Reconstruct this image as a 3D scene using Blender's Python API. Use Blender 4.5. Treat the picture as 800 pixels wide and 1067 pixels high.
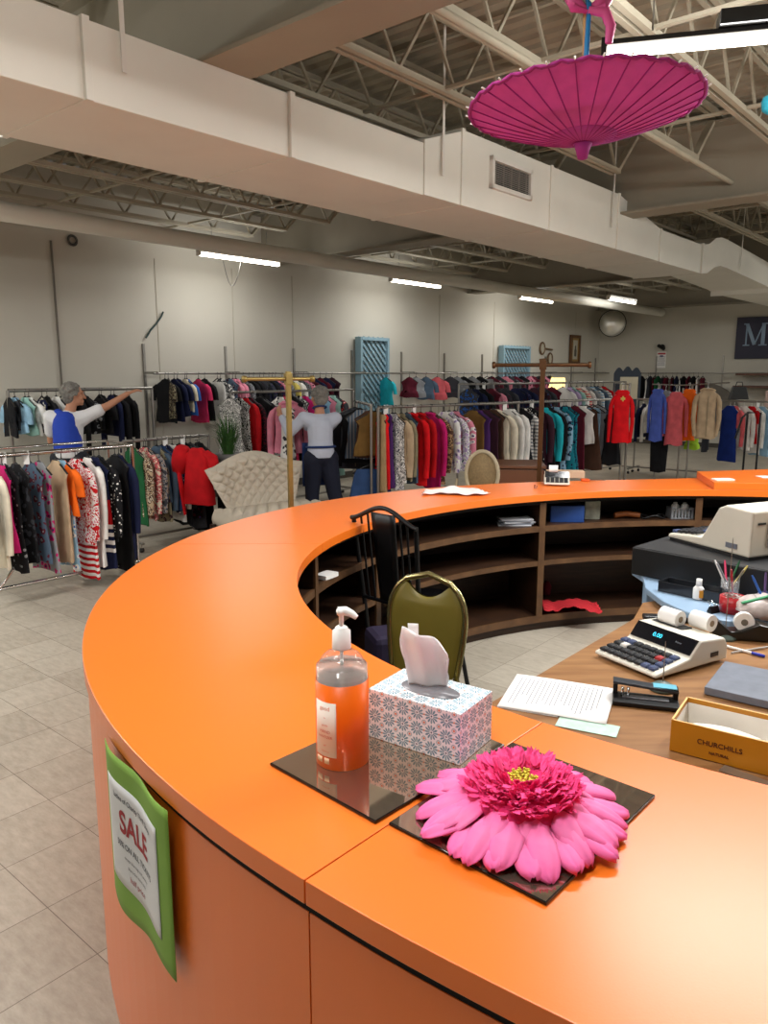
import bpy, bmesh, math, random
from math import sin, cos, pi, radians, atan2, hypot, sqrt
from mathutils import Vector, Matrix, Euler

for o in list(bpy.data.objects):
    bpy.data.objects.remove(o, do_unlink=True)
scene = bpy.context.scene
COL = scene.collection
random.seed(7)

# ------------------------------------------------------------------ camera
F = 800.0; CX, CY = 400.0, 533.5; HC = 1.68
TH = math.atan((CY - 388.0) / F)
cam_d = bpy.data.cameras.new('camera')
cam = bpy.data.objects.new('camera', cam_d); COL.objects.link(cam)
cam.location = (0, 0, HC)
cam.rotation_euler = (pi / 2 - TH, 0, 0)
cam_d.sensor_fit = 'VERTICAL'; cam_d.sensor_height = 36.0
cam_d.lens = 36.0 * F / 1067.0
cam_d.clip_start = 0.05; cam_d.clip_end = 100
scene.camera = cam

# ------------------------------------------------------------------ world, exposure
w = bpy.data.worlds.new('world'); scene.world = w; w.use_nodes = True
w.node_tree.nodes['Background'].inputs[0].default_value = (0.8, 0.85, 1, 1)
w.node_tree.nodes['Background'].inputs[1].default_value = 0.3
scene.view_settings.view_transform = 'Standard'
scene.view_settings.look = 'None'
scene.view_settings.gamma = 1.0
scene.view_settings.use_curve_mapping = False
scene.view_settings.exposure = 0.40
LIGHT_W = 44.0            # watts of every fluorescent fitting
LIGHT_C = (0.98, 0.98, 0.97)

# ------------------------------------------------------------------ frames of reference
PHI = radians(49.5)       # the room is turned this much against the view
UX, UY = cos(PHI), sin(PHI)
def R(u, n, z=0.0):       # room coordinates -> world
    return Vector((u * UX - n * UY, u * UY + n * UX, z))
def ray(x, y):
    a = (x - CX) / F; v = (CY - y) / F
    return Vector((a, cos(TH) + v * sin(TH), -sin(TH) + v * cos(TH)))
def atz(x, y, z):
    r = ray(x, y); t = (z - HC) / r.z
    return Vector((r.x * t, r.y * t, z))
def aty(x, y, Y):
    r = ray(x, y); t = Y / r.y
    return Vector((r.x * t, Y, HC + r.z * t))
def to_un(p):
    return (p[0] * UX + p[1] * UY, -p[0] * UY + p[1] * UX)
NW, EW = 8.5, 18.1        # back wall (n) and right wall (u)
def on_n(x, y, n=NW):     # hit the plane n = const, returns u, z
    r = ray(x, y); t = n / (-r.x * UY + r.y * UX)
    return ((r.x * UX + r.y * UY) * t, HC + r.z * t)
def on_e(x, y, u=EW):
    r = ray(x, y); t = u / (r.x * UX + r.y * UY)
    return ((-r.x * UY + r.y * UX) * t, HC + r.z * t)

# ------------------------------------------------------------------ materials
def lin(c):
    if isinstance(c, str):
        c = c.lstrip('#'); c = [int(c[i:i + 2], 16) for i in (0, 2, 4)]
    out = []
    for v in c[:3]:
        v = v / 255.0
        out.append(v / 12.92 if v <= 0.04045 else ((v + 0.055) / 1.055) ** 2.4)
    return (out[0], out[1], out[2], 1.0)
MATS = {}
def nn(nt, t, **kw):
    n = nt.nodes.new(t)
    for k, v in kw.items(): setattr(n, k, v)
    return n
def mat(name, col, rough=0.6, metal=0.0, var=0.06, vs=8.0, bump=0.0, bs=60.0, spec=0.5, emit=None, es=0.0,
        trans=0.0, ior=1.45, alpha=1.0, sheen=0.0, stretch=None, coat=0.0, col2=None):
    key = name
    if key in MATS: return MATS[key]
    m = bpy.data.materials.new(name); m.use_nodes = True; MATS[key] = m
    nt = m.node_tree; b = nt.nodes['Principled BSDF']; L = nt.links
    c = lin(col)
    b.inputs['Roughness'].default_value = rough; b.inputs['Metallic'].default_value = metal
    b.inputs['Specular IOR Level'].default_value = spec; b.inputs['IOR'].default_value = ior
    b.inputs['Transmission Weight'].default_value = trans; b.inputs['Alpha'].default_value = alpha
    b.inputs['Sheen Weight'].default_value = sheen; b.inputs['Coat Weight'].default_value = coat
    b.inputs['Base Color'].default_value = c
    tc = nn(nt, 'ShaderNodeTexCoord')
    src = tc.outputs['Object']
    if stretch:
        mp = nn(nt, 'ShaderNodeMapping'); mp.inputs['Scale'].default_value = stretch
        L.new(src, mp.inputs[0]); src = mp.outputs[0]
    if var > 0 or col2:
        nz = nn(nt, 'ShaderNodeTexNoise'); nz.inputs['Scale'].default_value = vs; nz.inputs['Detail'].default_value = 4
        L.new(src, nz.inputs['Vector'])
        rp = nn(nt, 'ShaderNodeValToRGB')
        rp.color_ramp.elements[0].position = 0.3; rp.color_ramp.elements[1].position = 0.7
        if col2:
            a, bb = c, lin(col2)
        else:
            a = tuple(min(1, v * (1 - var)) for v in c[:3]) + (1,); bb = tuple(min(1, v * (1 + var)) for v in c[:3]) + (1,)
        rp.color_ramp.elements[0].color = a; rp.color_ramp.elements[1].color = bb
        L.new(nz.outputs[0], rp.inputs[0]); L.new(rp.outputs[0], b.inputs['Base Color'])
    if bump > 0:
        n2 = nn(nt, 'ShaderNodeTexNoise'); n2.inputs['Scale'].default_value = bs
        L.new(src, n2.inputs['Vector'])
        bp = nn(nt, 'ShaderNodeBump'); bp.inputs['Strength'].default_value = bump; bp.inputs['Distance'].default_value = 0.01
        L.new(n2.outputs[0], bp.inputs['Height']); L.new(bp.outputs[0], b.inputs['Normal'])
    if emit is not None:
        b.inputs['Emission Color'].default_value = lin(emit); b.inputs['Emission Strength'].default_value = es
    return m

def see_through(name, tint, clear, gloss_rough=.05, body='#ffffff'):
    m = bpy.data.materials.new(name); m.use_nodes = True; nt = m.node_tree; L = nt.links; out = nt.nodes['Material Output']; nt.nodes.remove(nt.nodes['Principled BSDF'])
    tr = nn(nt, 'ShaderNodeBsdfTransparent'); tr.inputs[0].default_value = lin(tint)
    tl = nn(nt, 'ShaderNodeBsdfTranslucent'); tl.inputs[0].default_value = lin(body); df = nn(nt, 'ShaderNodeBsdfDiffuse'); df.inputs[0].default_value = lin(body)
    m1 = nn(nt, 'ShaderNodeMixShader'); m1.inputs[0].default_value = .5; L.new(tl.outputs[0], m1.inputs[1]); L.new(df.outputs[0], m1.inputs[2])
    m2 = nn(nt, 'ShaderNodeMixShader'); m2.inputs[0].default_value = clear; L.new(m1.outputs[0], m2.inputs[1]); L.new(tr.outputs[0], m2.inputs[2])
    gl = nn(nt, 'ShaderNodeBsdfGlossy'); gl.inputs['Roughness'].default_value = gloss_rough
    fr = nn(nt, 'ShaderNodeFresnel'); fr.inputs[0].default_value = 1.5
    m3 = nn(nt, 'ShaderNodeMixShader'); ge = nn(nt, 'ShaderNodeNewGeometry'); iv = nn(nt, 'ShaderNodeMath', operation='SUBTRACT'); iv.inputs[0].default_value = 1.0; L.new(ge.outputs['Backfacing'], iv.inputs[1]); mu = nn(nt, 'ShaderNodeMath', operation='MULTIPLY'); L.new(fr.outputs[0], mu.inputs[0]); L.new(iv.outputs[0], mu.inputs[1]); L.new(mu.outputs[0], m3.inputs[0]); L.new(m2.outputs[0], m3.inputs[1]); L.new(gl.outputs[0], m3.inputs[2]); L.new(m3.outputs[0], out.inputs[0])
    MATS[name] = m; return m
FAB = {}
def fabric(c1, pat='solid', c2='#ffffff', c3=None, sc=1.0):
    key = (c1, pat, c2, c3, sc)
    if key in FAB: return FAB[key]
    m = bpy.data.materials.new('fabric_' + pat); m.use_nodes = True; FAB[key] = m
    nt = m.node_tree; b = nt.nodes['Principled BSDF']; L = nt.links
    b.inputs['Roughness'].default_value = 0.85; b.inputs['Specular IOR Level'].default_value = 0.2
    A, B = lin(c1), lin(c2); C3 = lin(c3 or c2)
    tc = nn(nt, 'ShaderNodeTexCoord'); src = tc.outputs['Object']
    def ramp(inp, stops, interp='CONSTANT'):
        r = nn(nt, 'ShaderNodeValToRGB'); r.color_ramp.interpolation = interp
        e = r.color_ramp.elements
        while len(e) < len(stops): e.new(0.5)
        for k, (p, c) in enumerate(stops): e[k].position = p; e[k].color = c
        L.new(inp, r.inputs[0]); L.new(r.outputs[0], b.inputs['Base Color'])
    if pat == 'solid':
        nz = nn(nt, 'ShaderNodeTexNoise'); nz.inputs['Scale'].default_value = 9
        L.new(src, nz.inputs['Vector'])
        d = tuple(v * 0.85 for v in A[:3]) + (1,); l = tuple(min(1, v * 1.1) for v in A[:3]) + (1,)
        ramp(nz.outputs[0], [(0.35, d), (0.65, l)], 'LINEAR')
    elif pat in ('hstripe', 'vstripe', 'check'):
        wv = nn(nt, 'ShaderNodeTexWave'); wv.bands_direction = 'Z' if pat != 'vstripe' else 'X'
        wv.inputs['Scale'].default_value = (8 if pat != 'vstripe' else 9) * sc; wv.inputs['Distortion'].default_value = 0.3
        L.new(src, wv.inputs['Vector']); ramp(wv.outputs['Fac'], [(0, A), (0.5, B)])
    elif pat == 'block':      # dark top, red band, black and white stripes below
        sp = nn(nt, 'ShaderNodeSeparateXYZ'); L.new(src, sp.inputs[0])
        mr = nn(nt, 'ShaderNodeMapRange'); mr.inputs[1].default_value = -0.2; mr.inputs[2].default_value = -1.0
        L.new(sp.outputs[2], mr.inputs[0])
        W = lin('#e8e4e0')
        st = [(0, A), (0.25, B), (0.5, W), (0.54, A), (0.58, W), (0.62, A), (0.66, W), (0.70, A), (0.74, W), (0.78, A)]
        ramp(mr.outputs[0], st)
    elif pat == 'dots':
        v = nn(nt, 'ShaderNodeTexVoronoi'); v.inputs['Scale'].default_value = 34 * sc; L.new(src, v.inputs['Vector'])
        ramp(v.outputs['Distance'], [(0, B), (0.26, A)])
    elif pat in ('floral', 'leopard', 'swirl'):
        nz = nn(nt, 'ShaderNodeTexNoise'); nz.inputs['Scale'].default_value = 6 * sc
        L.new(src, nz.inputs['Vector'])
        mx = nn(nt, 'ShaderNodeVectorMath', operation='ADD'); sc2 = nn(nt, 'ShaderNodeVectorMath', operation='SCALE')
        sc2.inputs['Scale'].default_value = 0.14 if pat != 'swirl' else 0.4
        L.new(nz.outputs['Color'], sc2.inputs[0]); L.new(src, mx.inputs[0]); L.new(sc2.outputs[0], mx.inputs[1])
        v = nn(nt, 'ShaderNodeTexVoronoi'); v.inputs['Scale'].default_value = (19 if pat == 'floral' else 36) * sc
        L.new(mx.outputs[0], v.inputs['Vector'])
        if pat == 'floral': ramp(v.outputs['Distance'], [(0, C3), (0.2, B), (0.42, A)])
        elif pat == 'swirl': ramp(v.outputs['Distance'], [(0, A), (0.3, B), (0.45, A), (0.6, B)])
        else: ramp(v.outputs['Distance'], [(0, A), (0.22, C3), (0.36, B), (0.6, A)])
    return m

# ------------------------------------------------------------------ mesh builder
class MB:
    def __init__(s): s.v = []; s.f = []; s.m = []; s.sm = []
    def add(s, vs, fs, mi=0, smooth=False):
        o = len(s.v); s.v += [tuple(p) for p in vs]
        for f in fs: s.f.append(tuple(i + o for i in f)); s.m.append(mi); s.sm.append(smooth)
        return s
    def box(s, c, d, rot=0.0, mi=0, M=None):
        x, y, z = d[0] / 2, d[1] / 2, d[2] / 2
        vs = [Vector((a * x, b * y, e * z)) for e in (-1, 1) for b in (-1, 1) for a in (-1, 1)]
        if M is None: M = Matrix.Rotation(rot, 3, 'Z')
        vs = [M @ p + Vector(c) for p in vs]
        return s.add(vs, [(0, 2, 3, 1), (4, 5, 7, 6), (0, 1, 5, 4), (1, 3, 7, 5), (3, 2, 6, 7), (2, 0, 4, 6)], mi)
    def bar(s, a, b, w=0.03, h=0.03, mi=0):     # box between two points
        a, b = Vector(a), Vector(b); d = b - a; l = d.length
        if l < 1e-6: return s
        q = d.to_track_quat('X', 'Z').to_matrix()
        return s.box((a + b) / 2, (l, w, h), mi=mi, M=q)
    def ring_loft(s, rings, close=True, caps=True, mi=0, smooth=True):
        n = len(rings[0]); vs = [p for r in rings for p in r]; fs = []
        for k in range(len(rings) - 1):
            for i in range(n if close else n - 1):
                j = (i + 1) % n
                fs.append((k * n + i, k * n + j, (k + 1) * n + j, (k + 1) * n + i))
        if caps and close and not smooth:
            fs.append(tuple(range(n - 1, -1, -1))); fs.append(tuple((len(rings) - 1) * n + i for i in range(n)))
        s.add(vs, fs, mi, smooth)
        if caps and close and smooth:      # crisp end faces
            s.add(rings[0], [tuple(range(n - 1, -1, -1))], mi, False); s.add(rings[-1], [tuple(range(n))], mi, False)
        return s
    def tube(s, path, r, seg=8, mi=0, closed=False, caps=True, flat=1.0):
        P = [Vector(p) for p in path]; n = len(P)
        rr = r if isinstance(r, (list, tuple)) else [r] * n
        rings = []; up = None
        for i in range(n):
            if closed: t = P[(i + 1) % n] - P[i - 1]
            else: t = P[min(i + 1, n - 1)] - P[max(i - 1, 0)]
            if t.length < 1e-9: t = Vector((0, 0, 1))
            t.normalize()
            if up is None:
                up = Vector((0, 0, 1)) if abs(t.z) < 0.9 else Vector((1, 0, 0))
            a = up - t * up.dot(t)
            if a.length < 1e-6: a = Vector((1, 0, 0)) - t * t.x
            a.normalize(); b = t.cross(a); up = a
            rings.append([P[i] + (a * cos(2 * pi * k / seg) * flat + b * sin(2 * pi * k / seg)) * rr[i] for k in range(seg)])
        if closed:
            rings.append(rings[0]); return s.ring_loft(rings, True, False, mi)
        return s.ring_loft(rings, True, caps, mi)
    def lathe(s, prof, c=(0, 0, 0), seg=24, mi=0, sx=1.0, sy=1.0, rot=0, smooth=True):
        rings = []
        for r, z in prof:
            rings.append([Vector(((r * cos(2 * pi * k / seg)) * sx, (r * sin(2 * pi * k / seg)) * sy, z)) for k in range(seg)])
        M = Matrix.Rotation(rot, 3, 'Z')
        rings = [[M @ p + Vector(c) for p in g] for g in rings]
        return s.ring_loft(rings, True, True, mi, smooth)
    def prism(s, poly, z0, z1, mi=0, M=None, smooth=False):   # poly in xy, counter-clockwise
        n = len(poly)
        vs = [Vector((p[0], p[1], z0)) for p in poly] + [Vector((p[0], p[1], z1)) for p in poly]
        if M is not None: vs = [M @ p for p in vs]
        fs = [tuple(range(n - 1, -1, -1)), tuple(range(n, 2 * n))]
        fs += [(i, (i + 1) % n, n + (i + 1) % n, n + i) for i in range(n)]
        return s.add(vs, fs, mi, smooth)
    def grid(s, fn, nu, nv, mi=0, smooth=True):
        vs = [fn(i / nu, j / nv) for i in range(nu + 1) for j in range(nv + 1)]
        fs = [(i * (nv + 1) + j, (i + 1) * (nv + 1) + j, (i + 1) * (nv + 1) + j + 1, i * (nv + 1) + j + 1) for i in range(nu) for j in range(nv)]
        return s.add(vs, fs, mi, smooth)
    def move(s, loc=(0, 0, 0), rz=0.0, M=None):
        M = M or Matrix.Rotation(rz, 3, 'Z')
        s.v = [tuple(M @ Vector(p) + Vector(loc)) for p in s.v]; return s
    def build(s, name, ms, parent=None, bevel=0.0, solid=0.0, sub=0, loc=None, rot=None, autos=False):
        me = bpy.data.meshes.new(name); me.from_pydata(s.v, [], s.f)
        if not isinstance(ms, (list, tuple)): ms = [ms]
        for m in ms: me.materials.append(m)
        for p, mi, sm in zip(me.polygons, s.m, s.sm): p.material_index = mi; p.use_smooth = sm
        bm = bmesh.new(); bm.from_mesh(me); bmesh.ops.recalc_face_normals(bm, faces=bm.faces); bm.to_mesh(me); bm.free()
        me.update()
        o = bpy.data.objects.new(name, me); COL.objects.link(o)
        if parent is not None: o.parent = parent
        if loc is not None: o.location = loc
        if rot is not None: o.rotation_euler = rot
        if solid: md = o.modifiers.new('solid', 'SOLIDIFY'); md.thickness = solid; md.offset = 0
        if bevel:
            md = o.modifiers.new('bevel', 'BEVEL'); md.width = bevel; md.segments = 2; md.limit_method = 'ANGLE'; md.angle_limit = radians(40)
        if sub: md = o.modifiers.new('sub', 'SUBSURF'); md.levels = sub; md.render_levels = sub
        return o

def tag(o, label=None, cat=None, group=None, kind=None):
    if label: o['label'] = label
    if cat: o['category'] = cat
    if group: o['group'] = group
    if kind: o['kind'] = kind
    return o
def thing(name, loc, rz=0.0, label=None, cat=None, group=None, kind=None):
    o = bpy.data.objects.new(name, None); COL.objects.link(o); o.empty_display_size = 0.1
    o.location = loc; o.rotation_euler = (0, 0, rz)
    return tag(o, label, cat, group, kind)
def structure(mb, name, m, **kw):
    o = mb.build(name, m, **kw); o['kind'] = 'structure'; return o
def text_obj(s, size, m, name='lettering', parent=None, loc=(0, 0, 0), rot=(0, 0, 0), ext=0.0005, align='CENTER', xs=1.0, bold=0.0, warp=None):
    cu = bpy.data.curves.new(name, 'FONT'); cu.body = s; cu.size = size; cu.extrude = ext; cu.offset = bold
    cu.align_x = align; cu.align_y = 'CENTER'
    t = bpy.data.objects.new(name + '_tmp', cu); COL.objects.link(t)
    bpy.context.view_layer.update()
    me = bpy.data.meshes.new_from_object(t.evaluated_get(bpy.context.evaluated_depsgraph_get()))
    bpy.data.objects.remove(t, do_unlink=True)
    for v in me.vertices:
        v.co.x *= xs
        if warp: v.co = warp(v.co.copy())
    me.materials.clear(); me.materials.append(m)
    o = bpy.data.objects.new(name, me); COL.objects.link(o)
    if parent is not None: o.parent = parent
    o.location = loc; o.rotation_euler = rot
    return o

# common materials
M_duct = mat('painted_duct', '#dedcd2', 0.5, var=0.04, vs=2)
M_steel_paint = mat('painted_ceiling_steel', '#aaa28f', 0.7, var=0.08, vs=3)
M_girder = mat('painted_girder', '#979080', 0.7, var=0.06, vs=2)
M_deck = mat('metal_roof_deck', '#a69d8a', 0.7, var=0.08, vs=3)
M_chrome = mat('chrome', '#c8c8c6', 0.18, 1.0, var=0)
M_rack = mat('rack_metal', '#9d9a94', 0.35, 0.9, var=0.05)
M_white_metal = mat('white_enamel', '#dad7cf', 0.45, var=0.02)
M_white = mat('white_plastic', '#efeeea', 0.4, var=0.0)
M_black = mat('black_plastic', '#151516', 0.4, var=0.1)
M_blackmetal = mat('black_metal', '#111214', 0.4, 0.3, var=0.1)
M_paper = mat('paper', '#eceae6', 0.8, var=0.015)
M_ink = mat('ink', '#3a3a40', 0.8, var=0)
M_brass = mat('brass', '#a8843c', 0.35, 0.9, var=0.12)
M_bronze = mat('dark_bronze', '#5e432b', 0.4, 0.7, var=0.15)
M_hanger = mat('black_hanger', '#0e0e10', 0.5, var=0)
M_whiteh = mat('white_hanger', '#e4e2de', 0.4, var=0)

# ------------------------------------------------------------------ floor, walls
def floor_mat():
    m = bpy.data.materials.new('vinyl_tiles'); m.use_nodes = True; nt = m.node_tree; L = nt.links
    b = nt.nodes['Principled BSDF']; b.inputs['Roughness'].default_value = 0.38; b.inputs['Specular IOR Level'].default_value = 0.4
    tc = nn(nt, 'ShaderNodeTexCoord'); mp = nn(nt, 'ShaderNodeMapping')
    p = atz(49.5, 945.7, 0); u0, n0 = to_un(p)
    T = 0.3048
    mp.inputs['Location'].default_value = (-u0 / T + 200, -n0 / T + 200, 0); mp.inputs['Scale'].default_value = (1 / T, 1 / T, 1)
    L.new(tc.outputs['Object'], mp.inputs[0])
    fr = nn(nt, 'ShaderNodeVectorMath', operation='FRACTION'); fl = nn(nt, 'ShaderNodeVectorMath', operation='FLOOR')
    L.new(mp.outputs[0], fr.inputs[0]); L.new(mp.outputs[0], fl.inputs[0])
    sp = nn(nt, 'ShaderNodeSeparateXYZ'); L.new(fr.outputs[0], sp.inputs[0])
    outs = []
    for k in (0, 1):
        a = nn(nt, 'ShaderNodeMath', operation='SUBTRACT'); a.inputs[1].default_value = 0.5; L.new(sp.outputs[k], a.inputs[0])
        c = nn(nt, 'ShaderNodeMath', operation='ABSOLUTE'); L.new(a.outputs[0], c.inputs[0])
        g = nn(nt, 'ShaderNodeMath', operation='GREATER_THAN'); g.inputs[1].default_value = 0.4955; L.new(c.outputs[0], g.inputs[0])
        outs.append(g.outputs[0])
    mx = nn(nt, 'ShaderNodeMath', operation='MAXIMUM'); L.new(outs[0], mx.inputs[0]); L.new(outs[1], mx.inputs[1])
    wn = nn(nt, 'ShaderNodeTexWhiteNoise'); L.new(fl.outputs[0], wn.inputs[0])
    nz = nn(nt, 'ShaderNodeTexNoise'); nz.inputs['Scale'].default_value = 7; nz.inputs['Detail'].default_value = 8; nz.inputs['Roughness'].default_value = 0.7
    st = nn(nt, 'ShaderNodeMapping'); st.inputs['Scale'].default_value = (5, 1.6, 1); L.new(tc.outputs['Object'], st.inputs[0]); L.new(st.outputs[0], nz.inputs['Vector'])
    ad = nn(nt, 'ShaderNodeMath', operation='MULTIPLY_ADD'); ad.inputs[1].default_value = 0.22; L.new(wn.outputs[0], ad.inputs[0]); L.new(nz.outputs[0], ad.inputs[2])
    rp = nn(nt, 'ShaderNodeValToRGB'); e = rp.color_ramp.elements
    e[0].position = 0.4; e[0].color = lin('#9d9485'); e[1].position = 0.8; e[1].color = lin('#b8b0a1'); L.new(ad.outputs[0], rp.inputs[0])
    mix = nn(nt, 'ShaderNodeMix', data_type='RGBA'); L.new(mx.outputs[0], mix.inputs[0]); L.new(rp.outputs[0], mix.inputs[6]); mix.inputs[7].default_value = lin('#6b6256')
    L.new(mix.outputs[2], b.inputs['Base Color'])
    return m
U0, U1, N0, N1 = -8.0, EW, -8.0, NW
fm = MB().box(((U0 + U1) / 2, (N0 + N1) / 2, -0.05), (U1 - U0 + .4, N1 - N0 + .4, 0.1))
structure(fm, 'floor', floor_mat(), rot=(0, 0, PHI))

def wall_mat():
    m = mat('painted_wall', '#c5c1b5', 0.75, var=0.03, vs=0.6, bump=0.05, bs=40)
    return m
M_wall = wall_mat()
CEIL = 3.92
structure(MB().box(((U0 + U1) / 2, NW + .1, CEIL / 2), (U1 - U0 + .4, .2, CEIL)), 'wall_back', M_wall, rot=(0, 0, PHI))
structure(MB().box((EW + .1, (N0 + N1) / 2, CEIL / 2), (.2, N1 - N0, CEIL)), 'wall_right', M_wall, rot=(0, 0, PHI))
structure(MB().box(((U0 + U1) / 2, N0 - .1, CEIL / 2), (U1 - U0 + .4, .2, CEIL)), 'wall_front', M_wall, rot=(0, 0, PHI))
structure(MB().box((U0 - .1, (N0 + N1) / 2, CEIL / 2), (.2, N1 - N0, CEIL)), 'wall_left', M_wall, rot=(0, 0, PHI))
# corrugated roof deck
dk = MB(); pts = []; u = U0
while u < U1:
    for du, z in ((0, 0), (.05, 0), (.065, .04), (.11, .04), (.125, 0)): pts.append((u + du, CEIL + z))
    u += .15
nP = len(pts)
dk.add([(a, N0, z) for a, z in pts] + [(a, N1, z) for a, z in pts] , [(i, i + 1, nP + i + 1, nP + i) for i in range(nP - 1)])
dk.box(((U0 + U1) / 2, (N0 + N1) / 2, CEIL + .1), (U1 - U0 + .4, N1 - N0 + .4, .08))
structure(dk, 'ceiling', M_deck, rot=(0, 0, PHI))
# baseboards
bb = mat('dark_vinyl_base', '#4a453e', 0.6)
structure(MB().box(((U0 + U1) / 2, NW - .006, .05), (U1 - U0, .012, .1)), 'baseboard_back', bb, rot=(0, 0, PHI))
structure(MB().box((EW - .006, (N0 + N1) / 2, .05), (.012, N1 - N0, .1)), 'baseboard_right', bb, rot=(0, 0, PHI))

# steel girders across, joists along
GZ = 3.14
tn = 1
for gu, gw in ((-3.0, .3), (2.62, .3), (7.35, .3), (12.5, .3), (17.93, .3)):
    g = MB(); zt = 3.8
    g.box((gu, (N0 + N1) / 2, GZ + .01), (gw, N1 - N0, .02)).box((gu, (N0 + N1) / 2, zt - .01), (gw, N1 - N0, .02))
    g.box((gu, (N0 + N1) / 2, (GZ + zt) / 2), (.014, N1 - N0, zt - GZ - .04))
    structure(g, 'trim_%d' % tn, M_girder, rot=(0, 0, PHI)); tn += 1
GU = [-8, -3.0, 2.62, 7.35, 12.5, 17.93]
for n in (-1.0, -.3, .4, 1.1, 1.8, 2.45, 3.12, 3.81, 4.5, 5.2, 5.93, 6.68, 7.42, 8.06):
    j = MB()
    for a, b in zip(GU[:-1], GU[1:]):
        if a < -7: continue
        za, zb = 3.40, 3.88
        for s in (-.03, .03):
            j.box(((a + b) / 2, n + s, zb - .02), (b - a, .035, .035))
            j.box(((a + b) / 2, n + s, za + .015), (b - a - 1.1, .035, .035))
            # sloping end pieces of the bottom chord
        j.bar((a + .55, n, za + .02), (a + .18, n, zb - .1), .06, .03); j.bar((b - .55, n, za + .02), (b - .18, n, zb - .1), .06, .03)
        L_ = b - a - 1.1; k = max(2, int(round(L_ / .6))); st = L_ / k
        for i in range(k):
            x0 = a + .55 + i * st
            j.bar((x0, n, za + .02), (x0 + st / 2, n, zb - .03), .018, .018)
            j.bar((x0 + st / 2, n, zb - .03), (x0 + st, n, za + .02), .018, .018)
    structure(j, 'trim_%d' % tn, M_steel_paint, rot=(0, 0, PHI)); tn += 1
# bridging angles running across the joists
for bu in (4.2, 5.8, 9.1, 10.8, 14.3, 16.1):
    j = MB(); j.box((bu, 3.5, 3.425), (.03, 10, .02)); j.box((bu + .3, 3.5, 3.86), (.03, 10, .02))
    structure(j, 'trim_%d' % tn, M_steel_paint, rot=(0, 0, PHI)); tn += 1

# ------------------------------------------------------------------ duct
duct = thing('air_duct', R(0, 0, 2.82), PHI, 'long off-white rectangular air duct hanging under the roof girders', 'air duct')
def duct_sec(u0, u1, z0, z1, n0=3.25, n1=4.04, z1b=None):
    z1b = z1b if z1b is not None else z1
    b = MB()
    v = [(u0, n0, z0), (u1, n0, z0), (u1, n1, z0), (u0, n1, z0), (u0, n0, z1), (u1, n0, z1b), (u1, n1, z1b), (u0, n1, z1)]
    v = [(p[0], p[1], p[2] - 2.82) for p in v]
    b.add(v, [(0, 3, 2, 1), (4, 5, 6, 7), (0, 1, 5, 4), (1, 2, 6, 5), (2, 3, 7, 6), (3, 0, 4, 7)])
    return b
ZB = 2.82
segs = [(-3, .4, 3.14), (.41, 1.86, 3.14), (1.87, 3.03, 3.14), (3.04, 4.2, 3.14)]
# flanged seams sit between the duct sections
for a, b, zt in segs:
    duct_sec(a, b, ZB, zt).build('duct_section', M_duct, duct, bevel=.004)
duct_sec(4.2, 4.62, ZB, 3.16, 3.24, 4.05, 3.3).build('duct_section', M_duct, duct, bevel=.004)
for a, b in ((4.63, 5.86), (5.87, 7.15), (7.16, 8.2)):
    duct_sec(a, b, ZB, 3.31 if a < 7 else 3.31, 3.24, 4.05, 3.31 if b < 8 else 3.14).build('duct_section', M_duct, duct, bevel=.004)
duct_sec(8.21, 9.5, ZB, 3.14).build('duct_section', M_duct, duct, bevel=.004)
# raised gooseneck past the second girder
gz = MB(); prof = [(9.5, 2.82, 3.14), (9.7, 2.84, 3.17), (9.95, 2.93, 3.27), (10.15, 2.97, 3.3), (10.4, 2.97, 3.3), (12.2, 2.9, 3.22), (12.4, 2.88, 3.18)]
rings = [[(a, 3.24, lo - 2.82), (a, 4.05, lo - 2.82), (a, 4.05, hi - 2.82), (a, 3.24, hi - 2.82)] for a, lo, hi in prof]
gz.ring_loft(rings, smooth=False).build('duct_section', M_duct, duct)
duct_sec(12.41, 17.9, 2.86, 3.1).build('duct_section', M_duct, duct)
for su in (.405, 1.865, 3.035, 4.62, 5.865, 7.155, 8.205, 9.5, 12.4):
    hi = .5 if 4.4 < su < 8.1 else (.33 if su < 9 else .34)
    if su > 12: hi = .38
    s_ = MB().box((su, 3.645, hi / 2 - .004), (.035, .835, hi)); s_.build('duct_flange', M_duct, duct, bevel=.002)
# grille
gb = MB(); guA, gzA = on_n(511, 172, 3.24); guB, gzB = on_n(550, 214, 3.24)
gc = ((guA + guB) / 2 , (gzA + gzB) / 2 - ZB); gw_ = guB - guA; gh = .19
fr_ = MB()
for s in (-1, 1):
    fr_.box((gc[0] + s * gw_ / 2, 3.225, .28), (.03, .03, gh + .03)); fr_.box((gc[0], 3.225, .28 + s * gh / 2), (gw_ + .03, .03, .03))
gf = fr_.build('grille_frame', M_white_metal, duct)
sl = MB(); k = 14
for i in range(k): sl.bar((gc[0] - gw_ / 2, 3.232, .28 - gh / 2 + (i + .5) * gh / k), (gc[0] + gw_ / 2, 3.232, .28 - gh / 2 + (i + .5) * gh / k), .012, .004)
for i in range(5): sl.box((gc[0] - gw_ / 2 + (i + .5) * gw_ / 5, 3.23, .28), (.006, .008, gh))
sl.build('grille_slats', mat('grille_grey', '#8c8880', .5), gf)
MB().box((gc[0], 3.238, .28), (gw_, .006, gh)).build('grille_backing', mat('grille_dark', '#2e2c2a', .8), gf)
# strap hangers
for (x, y0, y1) in ((131, 0, 100), (462, 80, 142)):
    uu, _ = on_n(x, y1, 3.22)
    MB().box((uu, 3.22, .62), (.022, .006, .95)).build('hanger_strap', M_white_metal, duct)
for uu in (7.0, 10.9): MB().box((uu, 3.22, .62), (.022, .006, .9)).build('hanger_strap', M_white_metal, duct)
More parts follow.
